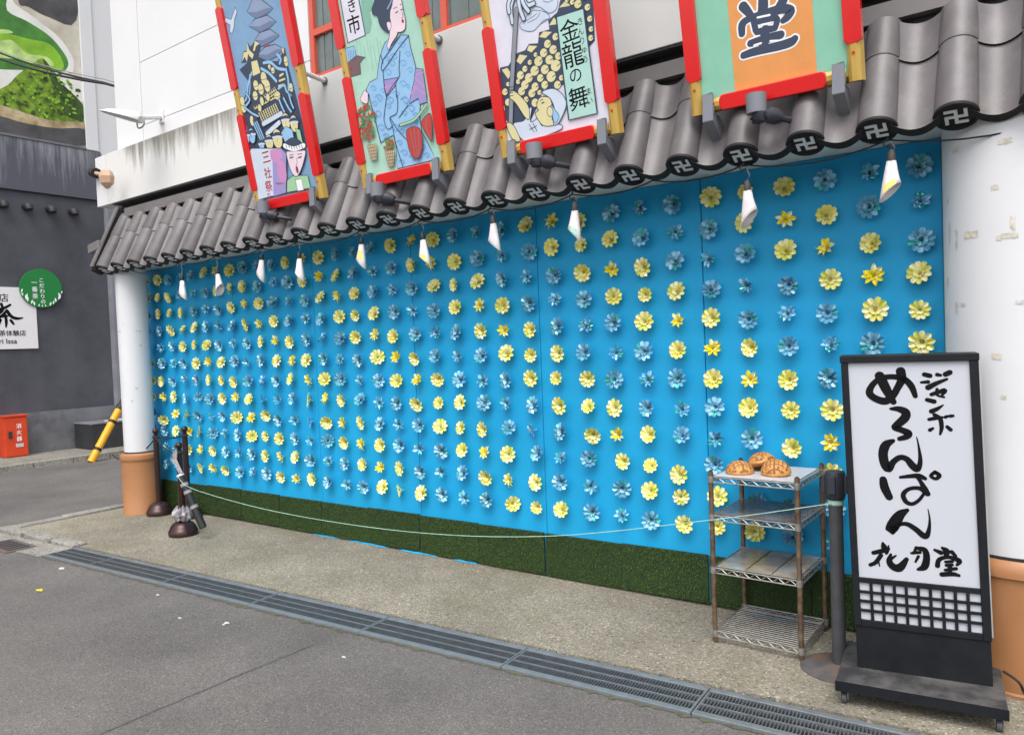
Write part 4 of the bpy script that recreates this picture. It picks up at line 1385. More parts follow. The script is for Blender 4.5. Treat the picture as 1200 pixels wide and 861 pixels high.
art.ell(CREAM, B([(503, 340)])[0], .022, .030, LINE, .004)
for pts, wd in (([(440, 275), (455, 268)], .008), ([(425, 255), (450, 245)], .004), ([(405, 320), (415, 330)], .005), ([(340, 440), (380, 500)], .004), ([(370, 430), (400, 490)], .004), ([(345, 480), (400, 450)], .004)):
    art.line(LINE, B(pts), w=wd)
art.done('dancer', t)
art.sm = False
art.fill(PLAQ, A([(618, 135), (832, 72)]) + B([(872, 352), (650, 405)]), LINE, .010)
for ch, x, y, sz in (('金', 722, 238, .135), ('龍', 748, 428, .150), ('の', 770, 592, .095), ('舞', 790, 768, .140)):
    art.text(INKB, ch, A([(x, y)])[0], sz, bold=0.004, rot=radians(4))
for ch, x, y in (('き', 805, 170), ('ん', 810, 250), ('り', 822, 322), ('ゅ', 838, 395), ('う', 846, 465), ('ま', 872, 715), ('い', 882, 790)):
    art.text(INKB, ch, A([(x, y)])[0], .045, rot=radians(4))
art.done('lettering', t, label='black vertical lettering on a mint plaque')

# --- 4: shop name end character
t, P = banner(-1.03, 'red framed mint and orange sign with one large dark character', ink('print board mint', 136, 196, 170))
A = crop(790, 0, 5)
art = Art(P)
uo = [P.uv(*q) for q in A([(312, 150), (785, 150)])]
art.fill_uv(ORANGE, [(0.252, 0.03), (0.662, 0.03), (0.662, BH - 0.05), (0.252, BH - 0.05)])
art.done('orange_stripe', t)
st = [[(520, -25, 46), (522, 40, 52), (515, 78, 46)], [(405, 40, 48), (425, 62, 44), (452, 95, 34)], [(650, -20, 44), (620, 40, 46), (590, 70, 38)], [(398, 200, 34), (400, 145, 40), (440, 112, 34), (520, 88, 44), (630, 55, 46), (685, 62, 40), (665, 100, 40), (640, 122, 30)],
      [(468, 125, 34), (478, 180, 30)], [(500, 130, 26), (600, 108, 30), (592, 165, 30)], [(485, 190, 30), (545, 176, 36), (592, 168, 28)], [(448, 256, 36), (540, 230, 46), (625, 205, 40)], [(535, 175, 44), (525, 270, 50)], [(408, 326, 36), (480, 302, 42), (620, 270, 44), (685, 248, 44), (708, 228, 34)]]
for s in st:
    art.line(PWHITE, [(p[0], p[1], p[2] + 3.4) for p in A(s)], wpx=0.0049)
for s in st:
    art.line(NAVY, A(s), wpx=0.0049)
for a, b in (((490, 105), (560, 90)), ((512, 148), (560, 138)), ((565, 243), (610, 240)), ((470, 268), (510, 255))):
    art.line(PWHITE, A([a, b]), w=.010)
art.done('large_character', t)

# floodlights under the signs
for i, (x, y) in enumerate([(485, 558), (636, 628), (0, 0), (0, 0)]):
    pass
for i, (px, py, lab) in enumerate([(308, 243, 'pagoda'), (442, 222, 'kimono woman'), (626, 177, 'dragon'), (886, 121, 'orange stripe')]):
    c = onY(px, py, -0.60)
    t = thing('floodlight', f'small dark floodlight clamped under the {lab} sign', 'floodlight', c, 'floodlights under the picture signs')
    build('hood', MB().tube([c + Vector((0, 0.0, 0.045)), c + Vector((0, 0.005, -0.05))], [0.052, 0.050], 18), GREYM, t, smooth=True)
    build('lamp_body', MB().tube([c + Vector((0, 0.005, -0.05)), c + Vector((0.01, 0.01, -0.062)), c + Vector((0.01, 0.01, -0.095))], [0.046, 0.046, 0.036], 18), LAMPDARK, t, smooth=True)
    j = c + Vector((0.085, 0.045, -0.075))
    build('joint', MB().tube([c + Vector((0.035, 0.02, -0.06)), c + Vector((0.06, 0.02, -0.07)), j, j + Vector((0.03, 0.01, -0.01))], [0.024, 0.042, 0.042, 0.024], 14), LAMPDARK, t, smooth=True)
    build('arm', MB().tube([j + Vector((0.02, 0.01, -0.01)), j + Vector((0.10, 0.10, -0.03))], 0.017, 8), LAMPDARK, t, smooth=True)

# ================================================================== PAPER LAMPS UNDER THE EAVE
lamps = [(-0.07, 1041, 170), (-0.77, 0, 0), (-1.84, 0, 0), (-2.48, 0, 0), (-3.12, 0, 0), (-3.75, 0, 0), (-4.50, 0, 0), (-5.0, 0, 0), (-5.68, 0, 0), (-6.27, 0, 0)]
lx = [l[0] for l in lamps]
rl = random.Random(11)
PINKP = mat('pinkish lamp paper', (0.78, 0.66, 0.70), 0.6, var=0.1, vscale=30)
YELP = mat('yellow printed lamp paper', (0.80, 0.70, 0.18), 0.6, var=0.1, vscale=30)
for i, x in enumerate(lx):
    y = -0.44
    top = Vector((x, y, 2.625))
    t = thing('paper_lamp', f'white rolled paper lamp hanging from the eave, {ordinal(i)} from the wide pillar', 'lamp', top, 'paper lamps along the eave')
    build('hook', MB().tube([top + Vector((0, 0, 0.0)), top + Vector((0.0, -0.004, -0.03)), top + Vector((-0.02, -0.004, -0.04)), top + Vector((-0.016, -0.004, -0.06)), top + Vector((0.012, 0, -0.055)), top + Vector((0.012, 0, -0.075))], 0.006, 6), LAMPDARK, t, smooth=True)
    tilt = [3, -2, 3, -2, -5, 4, 0, 8, -10, -3][i]
    dx = sin(radians(tilt))
    drop = {1: .05, 4: .05, 6: .05, 8: .08, 9: .09}.get(i, 0.012)
    s0 = top + Vector((0.015, 0, -0.075 - drop))
    ax = Vector((-dx, 0, -1)).normalized()
    build('flex', MB().tube([top + Vector((0.012, 0, -0.045)), (top + s0) / 2 + Vector((0.022, 0, -0.03)), s0], 0.0028, 6), mat('grey flex', (0.3, 0.3, 0.3), .5), t)
    build('socket', MB().tube([s0 + ax * -0.006, s0 + ax * 0.012, s0 + ax * 0.05, s0 + ax * 0.056], [0.012, 0.018, 0.018, 0.014], 14), mat('socket brown', (0.10, 0.085, 0.08), 0.5) if i < 4 else LAMPDARK, t, smooth=True)
    # rolled sheet: a flaring tube whose lower edge is cut on the slant
    mb = MB()
    n = 20
    side = Vector((0, 1, 0))
    ax2 = ax.cross(side).normalized()
    top_r, bot_r, Ls = 0.021, 0.047, 0.15
    flip = -1 if i in (0, 8, 1) else 1
    vs = []
    for ring in range(4):
        f = ring / 3
        for k in range(n + 1):
            a = 2 * pi * k / n * 1.03
            r = (top_r + (bot_r - top_r) * f) * (1.0 + 0.03 * k / n)
            l = f * (Ls + flip * 0.042 * cos(a) * f + 0.010 * sin(a) * f)
            vs.append(s0 + ax * (0.048 + l) + ax2 * (r * cos(a)) * 0.95 + side * (r * sin(a)) * 0.75)
    m = n + 1
    mb.add(vs, [(q * m + k, q * m + k + 1, (q + 1) * m + k + 1, (q + 1) * m + k) for q in range(3) for k in range(n)])
    sh = build('paper_shade', mb, [PAPER], t, smooth=True)
    sm = sh.modifiers.new('thick', 'SOLIDIFY'); sm.thickness = 0.0012
    # printed patch on the paper
    pm = MB()
    pv = []
    for ring, f in enumerate((0.35, 0.55, 0.75) if i % 2 else (0.72, 0.86, 0.96)):
        for k in range(5):
            a = -2.2 + 0.32 * k + (0.2 if i % 3 else 0)
            r = (top_r + (bot_r - top_r) * f) * 1.0 + 0.002
            l = f * (Ls + flip * 0.042 * cos(a) * f + 0.010 * sin(a) * f)
            pv.append(s0 + ax * (0.048 + l) + ax2 * (r * cos(a)) * 0.96 + side * (r * sin(a)) * 0.78)
    pm.add(pv, [(q * 5 + k, q * 5 + k + 1, (q + 1) * 5 + k + 1, (q + 1) * 5 + k) for q in range(2) for k in range(4)])
    build('printed_patch', pm, YELP if i in (0, 4, 5) else (mat('green print', (0.35, 0.62, 0.50), .6, var=.5, vscale=60) if i == 2 else PINKP), sh)
# cable looped from hook to hook
pts = [Vector((1.6, -0.43, 2.60))]
allx = [0.75] + lx[:2] + [-1.3] + lx[2:] + [-7.2]
for a, b in zip(allx[:-1], allx[1:]):
    for k in range(8):
        f = k / 8
        pts.append(Vector((a + (b - a) * f, -0.437, 2.593 - 0.045 * abs(a - b) / .64 * 4 * f * (1 - f))))
pts.append(Vector((-7.2, -0.437, 2.593)))
o = build('lamp_cable', MB().tube(pts, 0.0042, 6), BLKCABLE, smooth=True)
tag(o, 'thin black cable looping along under the eave between paper lamps', 'cable')

# ================================================================== WIRE SHELF RACK + BREAD
RO = Vector((-0.968, -0.535, 0))
rex = Vector((0.462, -0.012, 0)).normalized()
rey = Vector((0.012, 1, 0)).normalized()
RWd, RD = 0.462, 0.47


def rk_(u, v, z): return RO + rex * u + rey * v + Vector((0, 0, z))


t = thing('wire_shelf_rack', 'rusty four-tier wire shelf rack holding melon bread', 'shelf rack', RO)
for u in (0, RWd):
    for v in (0, RD):
        po = build('post', MB().tube([rk_(u, v, 0.02), rk_(u, v, 0.945)], 0.0138, 14), RUST, t, smooth=True)
        build('post_cap', MB().tube([rk_(u, v, 0.943), rk_(u, v, 0.952)], [0.0125, 0.008], 14), DARK, po, smooth=True)
        build('foot', MB().tube([rk_(u, v, 0.0), rk_(u, v, 0.028)], [0.010, 0.0142], 14), RUST, po, smooth=True)
        for z in (0.915, 0.705, 0.415, 0.065):
            build('collar', MB().tube([rk_(u, v, z - 0.03), rk_(u, v, z - 0.01), rk_(u, v, z + 0.006)], [0.0160, 0.0178, 0.0165], 14), CHROME, po, smooth=True)
for si, z in enumerate((0.915, 0.705, 0.415, 0.065)):
    shf = build('shelf_rim', MB().tube([rk_(0.012, 0, z), rk_(RWd - 0.012, 0, z)], 0.0042, 8).tube([rk_(0.012, RD, z), rk_(RWd - 0.012, RD, z)], 0.0042, 8)
                .tube([rk_(0, 0.012, z), rk_(0, RD - 0.012, z)], 0.0042, 8).tube([rk_(RWd, 0.012, z), rk_(RWd, RD - 0.012, z)], 0.0042, 8)
                .tube([rk_(0.012, 0, z - 0.028), rk_(RWd - 0.012, 0, z - 0.028)], 0.0042, 8).tube([rk_(0.012, RD, z - 0.028), rk_(RWd - 0.012, RD, z - 0.028)], 0.0042, 8)
                .tube([rk_(0, 0.012, z - 0.028), rk_(0, RD - 0.012, z - 0.028)], 0.0042, 8).tube([rk_(RWd, 0.012, z - 0.028), rk_(RWd, RD - 0.012, z - 0.028)], 0.0042, 8), CHROME, t, smooth=True)
    mb = MB()
    nz = 14
    for (a, b) in (((0.015, 0), (RWd - 0.015, 0)), ((0.015, RD), (RWd - 0.015, RD)), ((0, 0.015), (0, RD - 0.015)), ((RWd, 0.015), (RWd, RD - 0.015))):
        pts = [rk_(a[0] + (b[0] - a[0]) * k / nz, a[1] + (b[1] - a[1]) * k / nz, z - (0.003 if k % 2 else 0.025)) for k in range(nz + 1)]
        mb.tube(pts, 0.0026, 5)
    build('zigzag_wire', mb, CHROME, shf)
    mb = MB()
    nw = 17
    for k in range(1, nw):
        v = RD * k / nw
        mb.tube([rk_(0.003, v, z - 0.001), rk_(RWd - 0.003, v, z - 0.001)], 0.0022, 5)
    for u in (0.15, 0.31):
        mb.tube([rk_(u, 0.003, z - 0.006), rk_(u, RD - 0.003, z - 0.006)], 0.0034, 6)
    build('deck_wires', mb, CHROME, shf, kind='stuff')
    if si < 3:
        mb = MB()
        MR = Matrix.Translation(RO) @ Matrix(((rex.x, rey.x, 0, 0), (rex.y, rey.y, 0, 0), (0, 0, 1, 0), (0, 0, 0, 1)))
        mb.box((0.016, 0.012, z + 0.0043), (RWd - 0.016, RD - 0.012, z + 0.0075), M=MR)
        build('tray_sheet', mb, [TOPSHEET, SHEETDK, SHEET][si], shf)
        if si == 2:
            for u in (0.17, 0.31):
                build('sheet_rib', MB().box((u, 0.02, z + 0.0076), (u + 0.007, RD - 0.02, z + 0.009), M=MR), RUST, shf)


def bread(c, a, b, h, rot, tilt, label):
    """domed bun with a scored crust: grooves really cut into the dome"""
    t = thing('melon_bread', label, 'bread', c, 'melon bread on the rack')
    mb = MB()
    nu, nv = 72, 34
    R = Matrix.Rotation(rot, 3, 'Z') @ Matrix.Rotation(tilt, 3, 'X')
    pts = []
    grooves = []
    for j in range(nv + 1):
        ph = -0.42 + (pi / 2 + 0.42) * j / nv
        for i in range(nu):
            th = 2 * pi * i / nu
            x, y, z = cos(ph) * cos(th), cos(ph) * sin(th), sin(ph)
            lump = 1 + 0.02 * sin(3 * th + a * 90) + 0.012 * sin(7 * th + ph * 3)
            X, Y, Z = x * a * lump, y * b * lump, (z * h if z > 0 else z * h * 0.35)
            g = 0
            if ph > 0.05:
                for w_ in (X * 0.92 + Y * 0.38, -X * 0.38 + Y * 0.92):
                    q = abs(((w_ / 0.0215) + 0.5) % 1 - 0.5) * 0.0215
                    g = max(g, max(0, 1 - q / 0.0026))
            k = 1 - 0.055 * g
            pts.append((Vector((X * k, Y * k, Z * k + h * 0.13)), g))
    vs = [Vector(c) + R @ p for p, g in pts]
    zmin = min(v.z for v in vs)
    vs = [v + Vector((0, 0, c[2] - zmin)) for v in vs]
    for j in range(nv):
        for i in range(nu):
            i2 = (i + 1) % nu
            q = (j * nu + i, j * nu + i2, (j + 1) * nu + i2, (j + 1) * nu + i)
            mb.f.append(q)
            mb.m.append(1 if sum(pts[k][1] for k in q) / 4 > 0.30 else 0)
    mb.v = vs
    mb.f.append(tuple(reversed(range(nu)))); mb.m.append(0)
    build('crust', mb, [BREAD, CUT], t, smooth=True)
    return t


zb = 0.915 + 0.0078
bread(rk_(0.115, 0.13, zb), 0.076, 0.066, 0.062, 0.3, 0.0, 'left of three melon breads, lying flat on the rack')
bread(rk_(0.20, 0.27, zb), 0.082, 0.068, 0.070, 0.8, radians(-24), 'rear melon bread, leaning between the other two on the rack')
bread(rk_(0.305, 0.16, zb), 0.080, 0.072, 0.070, -0.2, radians(6), 'right of three melon breads, front one with bold square scoring')

# ================================================================== BELT STANCHION BY THE SIGN
SB = Vector((-0.325, -0.54, 0))
t = thing('belt_stanchion', 'dark grey belt post with rusty disc base beside the lantern sign', 'stanchion', SB)
build('base_disc', MB().lathe([(0.185, 0), (0.185, 0.006), (0.17, 0.012), (0.05, 0.022), (0.04, 0.03)], SB, 48), RUSTDISC, t, smooth=True)
build('pole', MB().lathe([(0.033, 0.02), (0.033, 0.86)], SB, 28), POSTGREY, t, smooth=True)
hd = build('belt_head', MB().lathe([(0.036, 0.85), (0.044, 0.857), (0.047, 0.87), (0.047, 0.985), (0.044, 0.993), (0.02, 0.996)], SB, 28), LAMPDARK, t, smooth=True)
build('belt_clip', MB().box((SB.x - 0.062, SB.y - 0.018, 0.885), (SB.x - 0.044, SB.y + 0.018, 0.975)), LAMPDARK, hd, bevel=0.004)
build('belt_clip', MB().box((SB.x + 0.044, SB.y - 0.018, 0.885), (SB.x + 0.060, SB.y + 0.018, 0.975)), LAMPDARK, hd, bevel=0.004)
build('belt_clip', MB().box((SB.x - 0.022, SB.y - 0.061, 0.885), (SB.x + 0.014, SB.y - 0.043, 0.975)), LAMPDARK, hd, bevel=0.004)
build('tied_wrap', MB().lathe([(0.0335, 0.825), (0.038, 0.832), (0.0365, 0.842), (0.039, 0.850), (0.034, 0.856)], SB, 20), CORD, t, smooth=True)

# ================================================================== LEFT ROPE STANCHIONS
def rope_post(c, label, h=0.93):
    c = Vector(c)
    t = thing('rope_stanchion', label, 'stanchion', c, 'brown rope stanchions by the left pillar')
    build('base', MB().lathe([(0.130, 0), (0.133, 0.02), (0.130, 0.05), (0.122, 0.058), (0.112, 0.085), (0.088, 0.115), (0.055, 0.133), (0.03, 0.14)], c, 36), BRONZE, t, smooth=True)
    build('pole', MB().lathe([(0.0285, 0.12), (0.0285, h - 0.085)], c, 20), BRONZE, t, smooth=True)
    build('finial', MB().lathe([(0.022, h - 0.085), (0.024, h - 0.07), (0.014, h - 0.06)] + [(0.034 * cos(-1.2 + 2.7 * k / 10), h - 0.034 + 0.034 * sin(-1.2 + 2.7 * k / 10)) for k in range(11)], c, 20), BRONZE, t, smooth=True)
    build('rope_ring', MB().lathe([(0.0285, h - 0.11), (0.040, h - 0.105), (0.040, h - 0.095), (0.0285, h - 0.088)], c, 16), DARK, t, smooth=True)
    return t, c


q1 = onZ(185, 604, 0); q2 = onZ(208, 628, 0)
s1, c1 = rope_post((q1.x - 0.05, q1.y + 0.05, 0), 'brown rope post nearest the slim white pillar', 0.93)
s2, c2 = rope_post((q2.x, q2.y + 0.06, 0), 'front brown rope post with crumpled film round its foot', 0.88)
q3 = onZ(213, 608, 0)
s3, c3 = rope_post((q3.x, q3.y + 0.08, 0), 'rear brown rope post half hidden behind the front one', 0.96)
for (a, b, h1, h2, sag, lab) in ((c1, c3, 0.83, 0.86, 0.02, 'short black rope linking the two rear brown posts'), (c1, c2, 0.83, 0.78, 0.06, 'black rope sagging between pillar-side post and front post')):
    pts = [a.lerp(b, k / 10) + Vector((0, 0, h1 + (h2 - h1) * k / 10 - sag * 4 * (k / 10) * (1 - k / 10))) for k in range(11)]
    tag(build('rope', MB().tube(pts, 0.008, 8), BLKCABLE, smooth=True), lab, 'rope')
pts = [c1 + Vector((0, 0, 0.82)), c1 + Vector((-0.3, -0.05, 0.62)), c1 + Vector((-0.55, -0.12, 0.58)), c1 + Vector((-0.85, -0.05, 0.6))]
tag(build('rope', MB().tube([Vector(p) for p in smooth_pts([tuple(p) for p in pts], 6)], 0.007, 8), BLKCABLE, smooth=True), 'loose black rope end drooping round the slim pillar', 'rope')
# crumpled film round the foot
mb = MB()
rf = random.Random(4)
n = 22
for ring, (r, z) in enumerate(((0.06, 0.14), (0.085, 0.18), (0.075, 0.23), (0.035, 0.27))):
    for k in range(n):
        a = 2 * pi * k / n
        rr_ = r * rf.uniform(.75, 1.2)
        mb.v.append(c2 + Vector((rr_ * cos(a), rr_ * sin(a), z + rf.uniform(-.02, .02))))
for ring in range(3):
    for k in range(n):
        mb.f.append((ring * n + k, ring * n + (k + 1) % n, (ring + 1) * n + (k + 1) % n, (ring + 1) * n + k)); mb.m.append(0)
tag(build('film_wrap', mb, CLEARBAG), 'crumpled clear film bundled round the front brown post', 'film')
# tube leaning on the front post
ta, tb = onY(212, 558, c2.y - 0.07), onY(236, 624, c2.y - 0.02)
tb = Vector((tb.x, tb.y, 0.16))
t = thing('leaning_tube', 'black tube with white end leaning against the front brown post', 'tube', tb)
build('tube_body', MB().tube([tb + (ta - tb) * -0.12, ta], 0.034, 18), BLKCABLE, t, smooth=True)
build('white_end', MB().tube([ta, ta + (ta - tb).normalized() * 0.02], 0.034, 18), WHITE, t, smooth=True)
for f in (0.30, 0.62, 0.78):
    m_ = tb.lerp(ta, f)
    build('tape_band', MB().tube([m_, m_ + (ta - tb).normalized() * 0.03], 0.0352, 18), CLEARBAG, t, smooth=True)
mb = MB()
for k in range(5):
    p0 = c2 + Vector((rf.uniform(-.03, .03), -0.035, 0.80))
    mb.tube([p0, p0 + Vector((rf.uniform(-.03, .03), -0.02, -0.08)), ta + Vector((rf.uniform(-.03, .03), 0, 0.03))], 0.009, 6)
build('film_tie', mb, CLEARBAG, t)

# pale cord strung low along the wall from the belt post to the brown posts
cu = [(0.0, 0.838), (0.63, 0.692), (1.672, 0.49), (2.787, 0.40), (4.126, 0.41), (5.239, 0.506), (5.50, 0.60)]
A0 = Vector((-0.335, -0.58, 0)); dv = Vector((-5.565, -0.25, 0)).normalized()
pts = [A0 + dv * u + Vector((0, 0, z)) for u, z in smooth_pts(cu, 6)]
tag(build('tied_cord', MB().tube(pts, 0.0021, 6), CORD, smooth=True), 'thin pale green cord sagging low in front of the blue wall', 'cord')

# ================================================================== STANDING LANTERN SIGN
LO = Vector((-0.199, -0.743, 0.115))
lex = Vector((0.531, 0.084, 0)).normalized()
ley = (Vector((0, 0, 1)) - lex * 0.026).normalized()
LP = Plane(LO, lex, ley)
t = thing('lantern_sign', 'tall white lantern sign with black brush lettering on a wheeled base', 'sign', (LO.x, LO.y, 0))
BWd, BHt, BDp = 0.545, 1.455, 0.17


def rect(u0, u1, v0, v1): return [(u0, v0), (u1, v0), (u1, v1), (u0, v1)]


x0 = -0.003
build('side_stile', MB().prism(LP, rect(x0, x0 + 0.030, 0.20, BHt - 0.034), -BDp, 0.012), BLACKP, t, bevel=0.003)
build('side_stile', MB().prism(LP, rect(x0 + BWd - 0.034, x0 + BWd, 0.20, BHt - 0.034), -BDp, 0.012), BLACKP, t, bevel=0.003)
build('top_rail', MB().prism(LP, rect(x0 - 0.004, x0 + BWd + 0.003, BHt - 0.033, BHt), -BDp - 0.003, 0.016), BLACKP, t, bevel=0.003)
build('metal_edge', MB().prism(LP, rect(x0 + BWd + 0.0005, x0 + BWd + 0.007, 0.21, BHt - 0.035), -BDp, -0.012), mat('pale aluminium', (0.6, 0.6, 0.62), .35, metal=.5), t)
build('back_panel', MB().prism(LP, rect(x0 + 0.0305, x0 + BWd - 0.0345, 0.03, BHt - 0.0335), -BDp + 0.002, -0.06), BLACKP, t)
scr = build('white_screen', MB().prism(LP, rect(x0 + 0.0305, x0 + BWd - 0.0345, 0.205, BHt - 0.0335), -0.059, 0.0), ACRYL, t)
mid = build('mid_rail', MB().prism(LP, rect(x0 + 0.0305, x0 + BWd - 0.0345, 0.403, 0.427), 0.0005, 0.0112), BLACKP, t, bevel=0.002)
low = build('lower_rail', MB().prism(LP, rect(x0 + 0.0305, x0 + BWd - 0.0345, 0.2, 0.230), 0.0005, 0.0112), BLACKP, t, bevel=0.002)
gx0, gx1 = x0 + 0.0305, x0 + BWd - 0.0345
for k in range(1, 10):
    u = gx0 + (gx1 - gx0) * k / 10
    build('lattice_bar', MB().prism(LP, rect(u - 0.0065, u + 0.0065, 0.2302, 0.4028), 0.0005, 0.0105), BLACKP, t, bevel=0.0015)
for k in range(1, 4):
    v = 0.2302 + (0.4028 - 0.2302) * k / 4
    build('lattice_bar', MB().prism(LP, rect(gx0, gx1, v - 0.0062, v + 0.0062), 0.0006, 0.0098), BLACKP, t, bevel=0.0015)
build('plinth_board', MB().prism(LP, rect(x0 + 0.004, x0 + BWd - 0.004, 0.0, 0.1985), -BDp + 0.01, 0.004), BLACKP, t, bevel=0.003)
# wheeled platform
pex = Vector((0.648, 0.074, 0)).normalized(); pey = Vector((-pex.y, pex.x, 0))
PO = Vector((-0.251, -0.937, 0))
MPm = Matrix(((pex.x, pey.x, 0, PO.x), (pex.y, pey.y, 0, PO.y), (0, 0, 1, 0), (0, 0, 0, 1)))
plat = build('platform', MB().box((0, 0, 0.066), (0.652, 0.50, 0.1145), M=MPm), WOODBLK, t, bevel=0.004)
build('platform_trim', MB().box((-0.003, -0.0035, 0.068), (0.655, -0.0005, 0.1135), M=MPm), BLACKP, plat)
for (u, v) in ((0.03, 0.045), (0.622, 0.045), (0.03, 0.455), (0.622, 0.455)):
    ca = build('caster', MB().box((u - 0.022, v - 0.022, 0.058), (u + 0.022, v + 0.022, 0.0658), M=MPm)
               .box((u - 0.017, v - 0.014, 0.020), (u - 0.0135, v + 0.014, 0.0582), M=MPm).box((u + 0.0135, v - 0.014, 0.020), (u + 0.017, v + 0.014, 0.0582), M=MPm), CHROME, t)
    ctr = MPm @ Vector((u, v - 0.004, 0.025))
    build('wheel', MB().tube([ctr - pex * 0.012, ctr - pex * 0.009, ctr + pex * 0.009, ctr + pex * 0.012], [0.021, 0.025, 0.025, 0.021], 20), POSTGREY, ca, smooth=True)
# brush lettering
C3, C4 = crop(960, 390, 5), crop(960, 550, 5)
KP = 0.0047
glyphs = [
    [('c', [(405, 245, 44), (440, 320, 44), (482, 396, 28)]), ('c', [(530, 215, 42), (535, 260, 38), (510, 310, 32), (475, 365, 32), (430, 393, 36), (370, 375, 34), (342, 345, 34), (360, 300, 28), (405, 262, 26), (470, 248, 26), (545, 258, 28), (590, 300, 30), (612, 358, 22)])],
    [('c', [(466, 437, 14), (510, 437, 28), (552, 455, 38), (545, 490, 40), (495, 535, 34), (488, 548, 30), (530, 562, 30), (566, 580, 34), (550, 600, 28), (512, 612, 22)])],
    [('c', [(472, 625, 20), (430, 650, 40), (412, 700, 42), (420, 760, 42), (442, 790, 36), (470, 750, 28), (510, 722, 26), (550, 730, 28), (585, 770, 34), (612, 788, 28), (630, 740, 20), (624, 660, 10), (613, 600, 5)])],
    [('d', [(408, 55, 34), (415, 100, 40), (440, 155, 34)]), ('d', [(510, 38, 14), (570, 30, 20), (620, 28, 24), (655, 42, 18)]), ('d', [(605, 25, 20), (628, 60, 18), (650, 100, 26), (668, 132, 24)]),
     ('d', [(660, 128, 24), (620, 100, 20), (560, 105, 18), (524, 138, 22), (538, 180, 22), (575, 193, 18), (615, 170, 16), (645, 132, 14)]),
     ('d', [(715, 3, 18), (740, 22, 20), (718, 42, 16), (690, 26, 16), (712, 4, 16)])],
    [('d', [(545, 230, 18), (500, 260, 44), (460, 320, 56), (446, 352, 44), (490, 318, 20), (540, 312, 22), (590, 340, 26), (645, 382, 28), (668, 345, 18), (675, 280, 9), (667, 222, 4)])],
    [('d', [(395, 428, 14), (402, 450, 28), (415, 482, 18)]), ('d', [(338, 485, 20), (400, 470, 22), (430, 460, 12)]), ('d', [(382, 498, 20), (350, 540, 20), (318, 556, 18)]), ('d', [(362, 515, 9), (372, 562, 6)]), ('d', [(428, 442, 8), (424, 470, 12), (412, 490, 8)]), ('d', [(470, 498, 8), (444, 516, 14), (425, 535, 10)]), ('d', [(440, 492, 12), (430, 530, 28), (450, 562, 34), (490, 568, 38), (532, 518, 20)])],
    [('d', [(590, 448, 14), (575, 480, 12), (560, 482, 10)]), ('d', [(595, 452, 18), (640, 462, 26), (650, 510, 30), (635, 560, 32), (598, 576, 14)]), ('d', [(570, 480, 14), (612, 476, 16)]), ('d', [(602, 500, 14), (584, 532, 10)])],
    [('d', [(745, 447, 14), (768, 465, 30), (765, 492, 20)]), ('d', [(700, 460, 14), (735, 475, 22)]), ('d', [(800, 470, 20), (822, 492, 14)]), ('d', [(713, 552, 22), (725, 515, 20), (780, 500, 18), (842, 520, 24), (828, 545, 12)]), ('d', [(762, 528, 14), (802, 524, 14)]), ('d', [(766, 548, 16), (800, 544, 14)]), ('d', [(758, 576, 14), (822, 566, 16)]), ('d', [(786, 550, 20), (785, 596, 16)]), ('d', [(738, 602, 22), (800, 598, 22), (838, 606, 14)])],
    [('c', [(670, 230, 22), (702, 237, 22)]), ('c', [(650, 277, 12), (690, 273, 18)]), ('c', [(690, 306, 26), (740, 280, 20), (802, 254, 12)]), ('c', [(745, 229, 18), (765, 232, 14)]), ('c', [(795, 226, 24), (820, 214, 24)])],
    [('c', [(708, 347, 18), (760, 328, 20), (788, 322, 22), (772, 347, 12)]), ('c', [(742, 315, 14), (740, 348, 12), (782, 361, 10)])],
    [('c', [(682, 379, 20), (722, 388, 22)]), ('c', [(705, 446, 22), (740, 430, 18), (776, 407, 6)])],
    [('c', [(690, 494, 16), (735, 484, 18), (768, 480, 12)]), ('c', [(722, 466, 18), (755, 490, 20), (762, 540, 18), (752, 580, 10)]), ('c', [(693, 556, 18), (710, 546, 12)]), ('c', [(795, 535, 16), (815, 551, 18)]), ('c', [(786, 478, 15), (800, 472, 13)]), ('c', [(816, 471, 16), (832, 469, 13)])]]
for gl in glyphs:
    art = Art(LP, 0.0008, 0.00008)
    for which, s in gl:
        art.line(INKB, (C3 if which == 'c' else C4)(s), wpx=KP)
    art.done('brush_character', scr)
# cables trailing behind the sign
for i, (pts, lab) in enumerate([([(0.36, -0.50, 0.13), (0.42, -0.52, 0.10), (0.46, -0.48, 0.02), (0.60, -0.50, 0.012), (0.9, -0.42, 0.012)], 'black power cable trailing from the lantern sign'),
                                ([(0.36, -0.42, 0.13), (0.43, -0.44, 0.12), (0.48, -0.42, 0.03), (0.58, -0.40, 0.012), (0.85, -0.30, 0.012)], 'pale power cable trailing from the lantern sign')]):
    tag(build('power_cable', MB().tube([Vector(p) for p in smooth_pts(pts, 6)], 0.006, 8), BLKCABLE if i == 0 else mat('beige cable', (0.4, 0.36, 0.3), .6), smooth=True), lab, 'cable')

